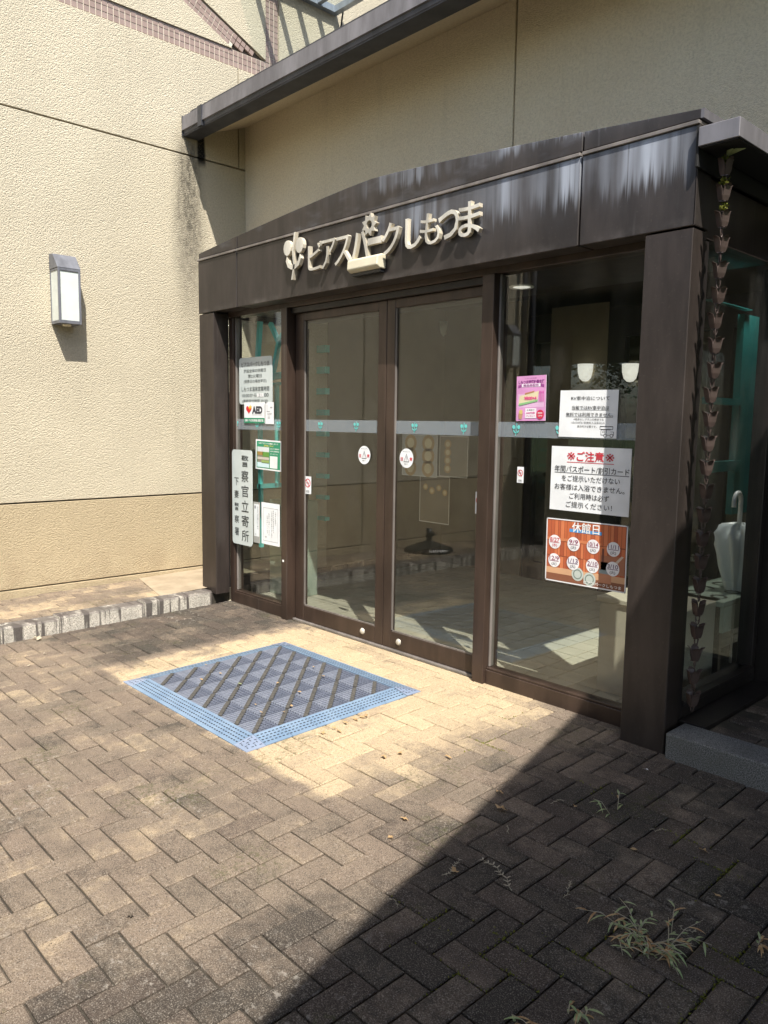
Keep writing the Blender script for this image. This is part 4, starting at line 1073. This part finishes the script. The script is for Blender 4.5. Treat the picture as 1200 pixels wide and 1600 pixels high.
for q, c_ in (((.07, .08, .54, .76), (.22, .20, .15)), ((.07, .60, .54, .76), (.62, .66, .66)), ((.07, .48, .30, .60), (.34, .22, .06)), ((.28, .44, .54, .60), (.12, .30, .05)), ((.07, .34, .54, .42), (.55, .5, .42)), ((.07, .08, .54, .24), (.55, .72, .74)), ((.24, .22, .54, .32), (.28, .40, .12)), ((.57, .08, .86, .48), (.78, .80, .79))): s.rect(*q, c_, 2 if c_[0] != .22 else 1.5)
s.text('友だち募集中', .58, .92, .72, .05, (.8, .85, .8), .01); s.text('お得な情報配信', .58, .92, .64, .05, (.8, .85, .8), .01); s.text('クーポンも', .58, .86, .55, .045, (.8, .85, .8), .01); s.done()
s = Sheet('notice', 'narrow white slip of vertical writing in a grey sleeve beside the tall plate', 'notice', -5.04, -4.95, .515, .832, YP, flat('sleeve', (.40, .40, .37), .4))
s.rect(.12, .16, .9, .95, (.78, .80, .80)); s.rect(.2, .84, .42, .91, (.3, .3, .32), 2)
for i, c_ in enumerate('お客様へのお願いとご案内'): s.text(c_, .62, .78, .88-.048*i, .032, G)
s.text('支配人', .25, .45, .21, .03, G); s.done()
s = Sheet('notice', 'white framed notice of vertical columns low in the left window', 'notice', -4.928, -4.692, .520, .838, YP)
for q in ((.10, .08, .115, .88), (.895, .08, .91, .88), (.10, .08, .91, .092), (.10, .87, .91, .882)): s.rect(*q, (.45, .47, .48))
for c0, tx_, tp_ in ((.76, '入館のお客様へ', .80), (.64, '泥酔の方刺青のある方の', .82), (.62-.07, 'ご利用は固くお断り致します', .80), (.40, '皆様のご理解とご協力を', .74), (.30, 'お願い申し上げます', .68)):
    for i, c_ in enumerate(tx_): s.text(c_, c0, c0+.055, tp_-.05*i, .034, G)
s.text('館主', .20, .30, .18, .04, G); s.done()
# round caution stickers on the sliding doors
def caution(u, v, label):
    p = at(u, v, 1, YD-.008); r_ = .060
    mb = MB(); mb.disc((p.x, YD-.0075, p.z), r_, 'y', 28)
    root = part('caution_sticker', mb, M['paper'], loc=(p.x, YD-.0075, p.z-r_)); tag(root, label, 'sticker', 'round caution stickers on the doors')
    s = Sheet.__new__(Sheet); s.tilt = 0; s.x0, s.z0, s.W, s.H, s.y = p.x-r_, p.z-r_, 2*r_, 2*r_, YD-.0075; s.root = root; s.pb = MB(); s.mats = []
    s.text('注', .06, .27, .46, .20, RED, .02); s.text('意', .73, .94, .46, .20, RED, .02)
    s.poly([(.5, .74), (.30, .30), (.70, .30)], (.06, .06, .07), 1); s.poly([(.5, .68), (.345, .33), (.655, .33)], (.78, .79, .8), 2); s.rect(.485, .42, .515, .60, (.06, .06, .07), 3); s.rect(.485, .36, .515, .39, (.06, .06, .07), 3)
    s.text('自動ドア', .36, .64, .20, .07, G); s.text('手をはさまないように', .22, .78, .84, .06, G); s.done()
caution(569, 711, 'round white caution sticker on the left sliding door'); caution(635, 716, 'round white caution sticker on the right sliding door')
def nosmoke(u, v, y, label, w_=.075, h_=.125):
    p = at(u, v, 1, y); s = Sheet('prohibition_sticker', label, 'sticker', p.x-w_/2, p.x+w_/2, p.z-h_/2, p.z+h_/2, y, M['paper'], 'small prohibition stickers', thick=.001)
    s.ring(.5, .62, .42, .09, RED, 1); s.poly([(.22, .80), (.28, .84), (.78, .44), (.72, .40)], RED, 2); s.rect(.25, .60, .70, .64, BK, 1); s.text('禁煙', .25, .75, .14, .14, BK); s.done()
nosmoke(481, 758, YD-.0075, 'small red ring sticker at the left edge of the left door'); nosmoke(748, 786, YD-.0075, 'small red ring sticker at the right edge of the right door', .05)
nosmoke(813, 742, YG-.0075, 'small faded ring sticker below the pink poster', .042, .085)
# menu sheets inside, right sliding door
p0 = at(630, 740, 1, 3.95)
def menu(label, u0, u1, v0, v1, y, col, dots):
    a = at(u0, v1, 1, y); b = at(u1, v0, 1, y)
    s = Sheet('menu_board', label, 'menu board', a.x, b.x, a.z, b.z, y, col, thick=.004)
    for q in ((0, 0, .02, 1), (.98, 0, 1, 1), (0, 0, 1, .02), (0, .98, 1, 1)): s.rect(*q, (.55, .52, .46), 1)
    for (x, z, r_) in dots: s.circ(x, z, r_, (.42, .28, .13), 2); s.circ(x, z, r_*.6, (.60, .50, .30), 3)
    s.done()
menu('pale menu sheet of dish photos behind the right sliding door', 628, 684, 680, 742, 3.96, flat('menu_cream', (.42, .40, .35), .6), [(.25+.5*i, .2+.3*j, .17) for i in range(2) for j in range(3)])
menu('brown menu sheet beside the pale dish photo sheet', 686, 732, 682, 744, 3.97, flat('menu_brown', (.20, .17, .12), .6), [(.3, .2+.2*j, .12) for j in range(4)])
menu('brown framed dessert menu lower behind the right sliding door', 655, 703, 745, 814, 3.98, flat('menu_brown', (.16, .135, .095), .6), [(.2, .75, .08), (.42, .68, .09), (.65, .75, .08), (.85, .66, .08)])

# parasol base on the walkway (seen mirrored in the right sliding door)
pb = thing('parasol_base', (-5.83, .60, wz(.6)), 'black weighted parasol base standing on the walkway, mirrored in the doors', 'parasol base')
mb = MB(); zb = wz(.6)
mb.lathe([(.0, 0), (.27, 0), (.27, .03), (.25, .05), (.10, .10), (.05, .12), (.04, .12)], (-5.83, .6, zb), 8, smooth=False); part('foot', mb, M['rubber'], pb)
part('tube', MB().tube([(-5.83, .6, zb+.11), (-5.83, .6, zb+.26)], .035, 12), M['rubber'], pb); part('clamp_knob', MB().tube([(-5.79, .6, zb+.2), (-5.74, .6, zb+.2)], .018, 8), M['rubber'], pb)

# ================================================================== PORTE-COCHERE that shades the right, behind the camera
ZC = 3.30
def edge_x(y): return (.105+(1.924-y)*.262)   # near edge of the roof
can = thing('drive_canopy', (2.0, -2.0, 0), 'large dark boarded canopy behind the camera shading the right of the paving', 'canopy')
pts = [(edge_x(4.0), 4.0), (edge_x(-2.2), -2.2), (-15.0, -2.6), (-15.0, -14.0), (5.5, -14.0), (5.5, 4.0)]
part('roof_slab', MB().prism(pts, 'z', ZC+.03, ZC+.25), M['wood'], can)
part('bounce_sheet', MB().prism([(p_[0]+(.06 if p_[0] < 3 else -.06), p_[1]) for p_ in pts], 'z', ZC+.251, ZC+.262), M['bounce'], can)  # unseen sheet added to bounce sunlight onto the hall wall
y = -2.75
while y > -13.9:
    part('soffit_board', MB().box(-14.9, 5.4, y-.30, y, ZC, ZC+.029), M['soffit'], can); y -= .32
for x, y in ((-9.0, -6.5), (-14.5, -6.5), (1.6, -3.0), (4.5, 2.0), (-9, -13.5), (4.8, -13.5)):
    part('column', MB().box(x-.15, x+.15, y-.15, y+.15, -.25, ZC), M['wood'], can)
fa = MB()
for a, b in zip(pts, pts[1:]+pts[:1]):
    a, b = Vector((*a, 0)), Vector((*b, 0)); d = (b-a).normalized(); nn = Vector((d.y, -d.x, 0))*.02
    q = [a-nn, b-nn, b+nn, a+nn]; fa.prism([(v.x, v.y) for v in q], 'z', ZC+.02, ZC+.28)
part('fascia_board', fa, M['bronze'], can)

# trees and hedge beyond, mirrored in the glass
def tree(x, y, h, r, label, seed):
    rn = random.Random(seed); t = thing('tree', (x, y, -.25), label, 'tree', 'trees behind the camera')
    tk = MB(); tk.tube([(x, y, -.25), (x+.05, y, h*.3), (x-.05, y+.1, h*.62), (x, y, h*.9)], [.16, .13, .09, .03], 8)
    cen = []
    for k in range(9):
        a = rn.uniform(0, 6.28); z = h*rn.uniform(.35, .75); L = r*rn.uniform(.6, 1)
        e = (x+L*math.cos(a), y+L*math.sin(a), z+h*rn.uniform(.08, .25)); tk.tube([(x, y, z), ((x+e[0])/2, (y+e[1])/2, z+.15), e], [.06, .04, .015], 5); cen.append(e)
    part('trunk', tk, M['bark'], t)
    cr = MB(); cen += [(x+rn.gauss(0, r*.4), y+rn.gauss(0, r*.4), h*rn.uniform(.55, 1.0)) for _ in range(14)]
    for c_ in cen:
        for _ in range(150):
            p = Vector((c_[0]+rn.gauss(0, r*.22), c_[1]+rn.gauss(0, r*.22), c_[2]+rn.gauss(0, r*.18)))
            a = Vector((rn.gauss(0, 1), rn.gauss(0, 1), rn.gauss(0, .6))).normalized(); b = a.orthogonal().normalized()
            s_ = rn.uniform(.06, .12); cr.add([p-a*s_, p-b*s_*.5, p+a*s_, p+b*s_*.5], [(0, 1, 2, 3)])
    part('crown', cr, M['leafy'], t)
tree(-13.0, -17.5, 5.5, 2.4, 'leafy tree past the canopy, mirrored in the right window', 1); tree(-9.5, -17.0, 6.0, 2.6, 'second leafy tree past the canopy', 2); tree(-17.5, -9, 6.5, 2.6, 'leafy tree left of the canopy', 3)
hd = MB(); rn = random.Random(5)
for _ in range(5000):
    p = Vector((rn.uniform(-12.5, -6.4), rn.gauss(-3.6, .25), rn.uniform(-.2, .75)*rn.uniform(.5, 1)))
    a = Vector((rn.gauss(0, 1), rn.gauss(0, 1), rn.gauss(0, 1))).normalized(); b = a.orthogonal().normalized(); s_ = rn.uniform(.03, .06)
    hd.add([p-a*s_, p-b*s_*.5, p+a*s_, p+b*s_*.5], [(0, 1, 2, 3)])
o = part('hedge', hd, M['leafy'], loc=(-9, -3.6, -.25)); tag(o, 'low green hedge beyond the wing, mirrored in the right window', 'hedge')

# ================================================================== weeds, leaves, litter
def grd(u, v):
    d = (r2*((u-600)/FPX)-u2*((v-800)/FPX)+fwd); t = (SL*(-3.3)-EYE)/(d.z-SL*d.y); return Vector((0, 0, EYE))+d*t
def blade(mb, p, d, L, w_, bend, mi=0):
    d = Vector(d).normalized(); s_ = d.cross(Vector((0, 0, 1))); s_ = s_.normalized() if s_.length > .01 else Vector((1, 0, 0))
    prev = None
    for k in range(5):
        t = k/4; q = p+d*L*t+Vector((0, 0, -bend*L*t*t)); hw = w_*(1-t)**.7*(.35+1.3*min(t*2.5, 1))*.6
        cur = (q-s_*hw, q+s_*hw)
        if prev: mb.add([prev[0], prev[1], cur[1], cur[0]], [(0, 1, 2, 3)], mi)
        prev = cur
def weed(u, v, label, n, spread, h, dry=.2, seed=1):
    rn = random.Random(seed); p = grd(u, v); t = thing('weed', p, label, 'weed', 'weeds in the paving joints')
    st_ = MB(); lf = MB(); dr = MB()
    for k in range(n):
        a = rn.uniform(0, 6.28); b0 = p+Vector((rn.gauss(0, spread*.25), rn.gauss(0, spread*.25), 0))
        e = b0+Vector((math.cos(a)*spread*rn.uniform(.4, 1), math.sin(a)*spread*rn.uniform(.4, 1), h*rn.uniform(.25, 1)))
        mid = (b0+e)/2+Vector((0, 0, h*.3)); st_.tube([b0, mid, e], [.0016, .0013, .0007], 4)
        for j in range(5):
            q = b0.lerp(mid, j/2.5) if j < 2.5 else mid.lerp(e, (j-2.5)/2.5)
            aa = a+rn.gauss(0, .9); blade(dr if rn.random() < dry else lf, q, (math.cos(aa), math.sin(aa), rn.uniform(.15, .7)), rn.uniform(.026, .056), .0058, rn.uniform(.3, .8))
    part('stem', st_, M['drystem'], t); part('leaf_blades', lf, M['weed'], t, kind='stuff')
    if dr.v: part('dry_blades', dr, M['dry'], t, kind='stuff')
weed(1010, 1470, 'largest clump of straw green weed in the shaded paving', 20, .15, .065, .4, 3)
weed(1010, 1490, 'weed shoots leaning from the front of the largest clump', 8, .12, .045, .4, 9)
weed(905, 1590, 'small fine weed sprig at the bottom edge', 3, .05, .03, .2, 4)
weed(820, 1590, 'pale thin grass stalk lying at the bottom edge', 3, .11, .02, .5, 6)
weed(960, 1268, 'two bent grass blades in front of the bronze post', 2, .07, .06, .1, 5)
weed(1182, 1475, 'weed tuft at the right edge', 2, .04, .03, .4, 8)
weed(142, 972, 'tiny green weed at the foot of the granite kerb', 3, .03, .03, .0, 10)
def sprig(u, v, L, rot, label, seed, mat):
    rn = random.Random(seed); p = grd(u, v)+Vector((0, 0, .006)); mb = MB(); a = rot; q = p.copy(); pts_ = [q.copy()]
    for k in range(9):
        a += rn.gauss(0, .45); q = q+Vector((math.cos(a), math.sin(a), 0))*L/9; q.z = gz(q.y)+.006+rn.uniform(0, .006); pts_.append(q.copy())
        for s_ in (-1, 1):
            d = Vector((math.cos(a+s_*.9), math.sin(a+s_*.9), .25)); blade(mb, q, d, L*.10, L*.022, .2)
    mb.tube(pts_, .0011, 4); o = part('dry_sprig', mb, mat, loc=p); tag(o, label, 'sprig', 'dry sprigs on the paving')
for i, (u, v, L, rt, lb) in enumerate(((800, 1395, .34, 2.2, 'long dry sprig lying left of the big weed'), (690, 1370, .20, .4, 'dry sprig near the edge of the shade'), (860, 1258, .12, 1.0, 'grey sprig in the shade below the right window'), (795, 1305, .10, 2.0, 'short grey sprig in mid shade'),
        (1015, 1298, .12, .8, 'grey sprig right of the grass blades'), (620, 1420, .09, 2.6, 'white crumpled sprig in the shade near its edge'), (880, 1405, .16, 1.6, 'dry twig left of the big weed'), (1060, 1450, .12, .2, 'fine stalk right of the big weed'))):
    sprig(u, v, L*.55, rt, lb, i+20, M['drystem'])
def leaf(name, u, v, s_, label, mat, seed, grp='fallen leaves on the paving', dz=.006, cat='leaf'):
    rn = random.Random(seed); p = grd(u, v); p.z += dz; mb = MB(); a = rn.uniform(0, 6.28); n = 9
    vs_ = [p+Vector((0, 0, .25*s_))]
    for k in range(n):
        t = 2*math.pi*k/n; rr = s_*(1 if k % 2 == 0 else .55)*rn.uniform(.7, 1.2); vs_.append(p+Vector((rr*math.cos(t+a), .6*rr*math.sin(t+a), rn.uniform(0, .5)*s_)))
    mb.add(vs_, [(0, 1+k, 1+(k+1) % n) for k in range(n)]); o = part(name, mb, mat, loc=p); tag(o, label, cat, grp)
LP = [(58, 1000, .045, 'large tan dry leaf at the foot of the granite kerb', M['drystem']), (632, 1283, .022, 'orange leaf fragment in the sun before the shade', M['dry']), (785, 1268, .035, 'brown curled leaf just inside the shade', M['dry']),
      (780, 1240, .02, 'small brown leaf at the shade edge', M['dry']), (710, 1365, .022, 'rust leaf in the shade near its edge', M['dry']), (610, 1310, .018, 'orange crumb by the edge of shade', M['dry']), (898, 1262, .012, 'tiny brown leaf in mid shade', M['dry']), (990, 1330, .015, 'small brown leaf in the shade below the post', M['dry']),
      (1098, 1332, .02, 'curled brown leaf right of the post', M['dry']), (1120, 1402, .016, 'brown leaf fragment right of the big weed', M['dry']), (203, 1434, .018, 'dark twig scrap in the sunlit foreground', M['bark']), (70, 1023, .014, 'pale leaf scrap near the kerb', M['drystem']), (45, 1042, .016, 'pale leaf scrap at the left edge', M['drystem']), (1010, 1205, .012, 'pale crumb by the foot of the post', M['paper'])]
for i, (u, v, s_, lb, m_) in enumerate(LP): leaf('fallen_leaf', u, v, s_, lb, m_, 40+i)
for i, (u, v) in enumerate(((572, 1120), (556, 1126), (540, 1132), (522, 1140), (505, 1147), (600, 1185), (625, 1180), (566, 1122), (530, 1145), (700, 1185))):
    leaf('fallen_leaf', u, v, .02, ['nearest the right corner of the mat', 'second from the right corner of the mat', 'at the middle of the mat edge', 'fourth along the mat edge', 'nearest the front corner of the mat', 'on the pale pavers front of the mat', 'on the pale pavers, right of its twin', 'between two crumbs by the mat', 'fifth along the mat edge', 'on the sunny pavers toward the shade'][i].join(('orange leaf crumb ', '')), M['dry'], 70+i, 'orange crumbs along the mat edge')
for i, (u, v) in enumerate(((322, 1047), (434, 1076), (375, 1077), (408, 1122), (505, 1065), (443, 1122), (315, 1070), (468, 1090), (490, 1050), (400, 1110), (455, 1112), (345, 1060))):
    leaf('fallen_leaf', u, v, .014, ['leaf scrap on the mat nearest its back left edge', 'leaf scrap in the middle of the mat', 'pale green leaf scrap left of the mat centre', 'leaf scrap near the front of the mat', 'leaf scrap right of the mat centre', 'leaf scrap on the mat toward the front right', 'leaf scrap on the left part of the mat', 'leaf scrap just right of centre on the mat', 'leaf scrap near the right edge of the mat', 'leaf scrap on the front half of the mat', 'second leaf scrap toward the front right of the mat', 'leaf scrap near the left edge of the mat'][i], M['dry'] if i != 2 else M['weed'], 90+i, 'leaf scraps on the mat', dz=.03)
# moss in the joints
ms = MB(); rn = random.Random(11)
for (u, v, n) in ((765, 1165, 70), (755, 1160, 50), (790, 1120, 40), (1130, 1370, 120), (1060, 1310, 60), (1070, 1560, 60), (1175, 1500, 120), (1150, 1530, 80), (790, 1530, 60), (905, 1500, 90), (690, 1430, 60), (820, 1470, 60), (930, 1230, 30), (1110, 1590, 60), (740, 1515, 50)):
    c_ = grd(u, v)
    for _ in range(n):
        hx = rn.random() < .5; al = rn.gauss(0, .07); ac = rn.gauss(0, .006)
        base = Vector((round((c_.x-OX)/.1)*.1+OX, round((c_.y-OY)/.1)*.1+OY, 0)); p = base+(Vector((al, ac, 0)) if hx else Vector((ac, al, 0))); p.z = gz(p.y)-.003
        d = Vector((rn.gauss(0, 1), rn.gauss(0, 1), 1.2)).normalized(); f = d.orthogonal().normalized()*.003
        ms.add([p-f, p+f, p+d*rn.uniform(.004, .010)], [(0, 1, 2)])
part('joint_moss', ms, M['moss'], ground, kind='stuff')
bpy.context.view_layer.update()
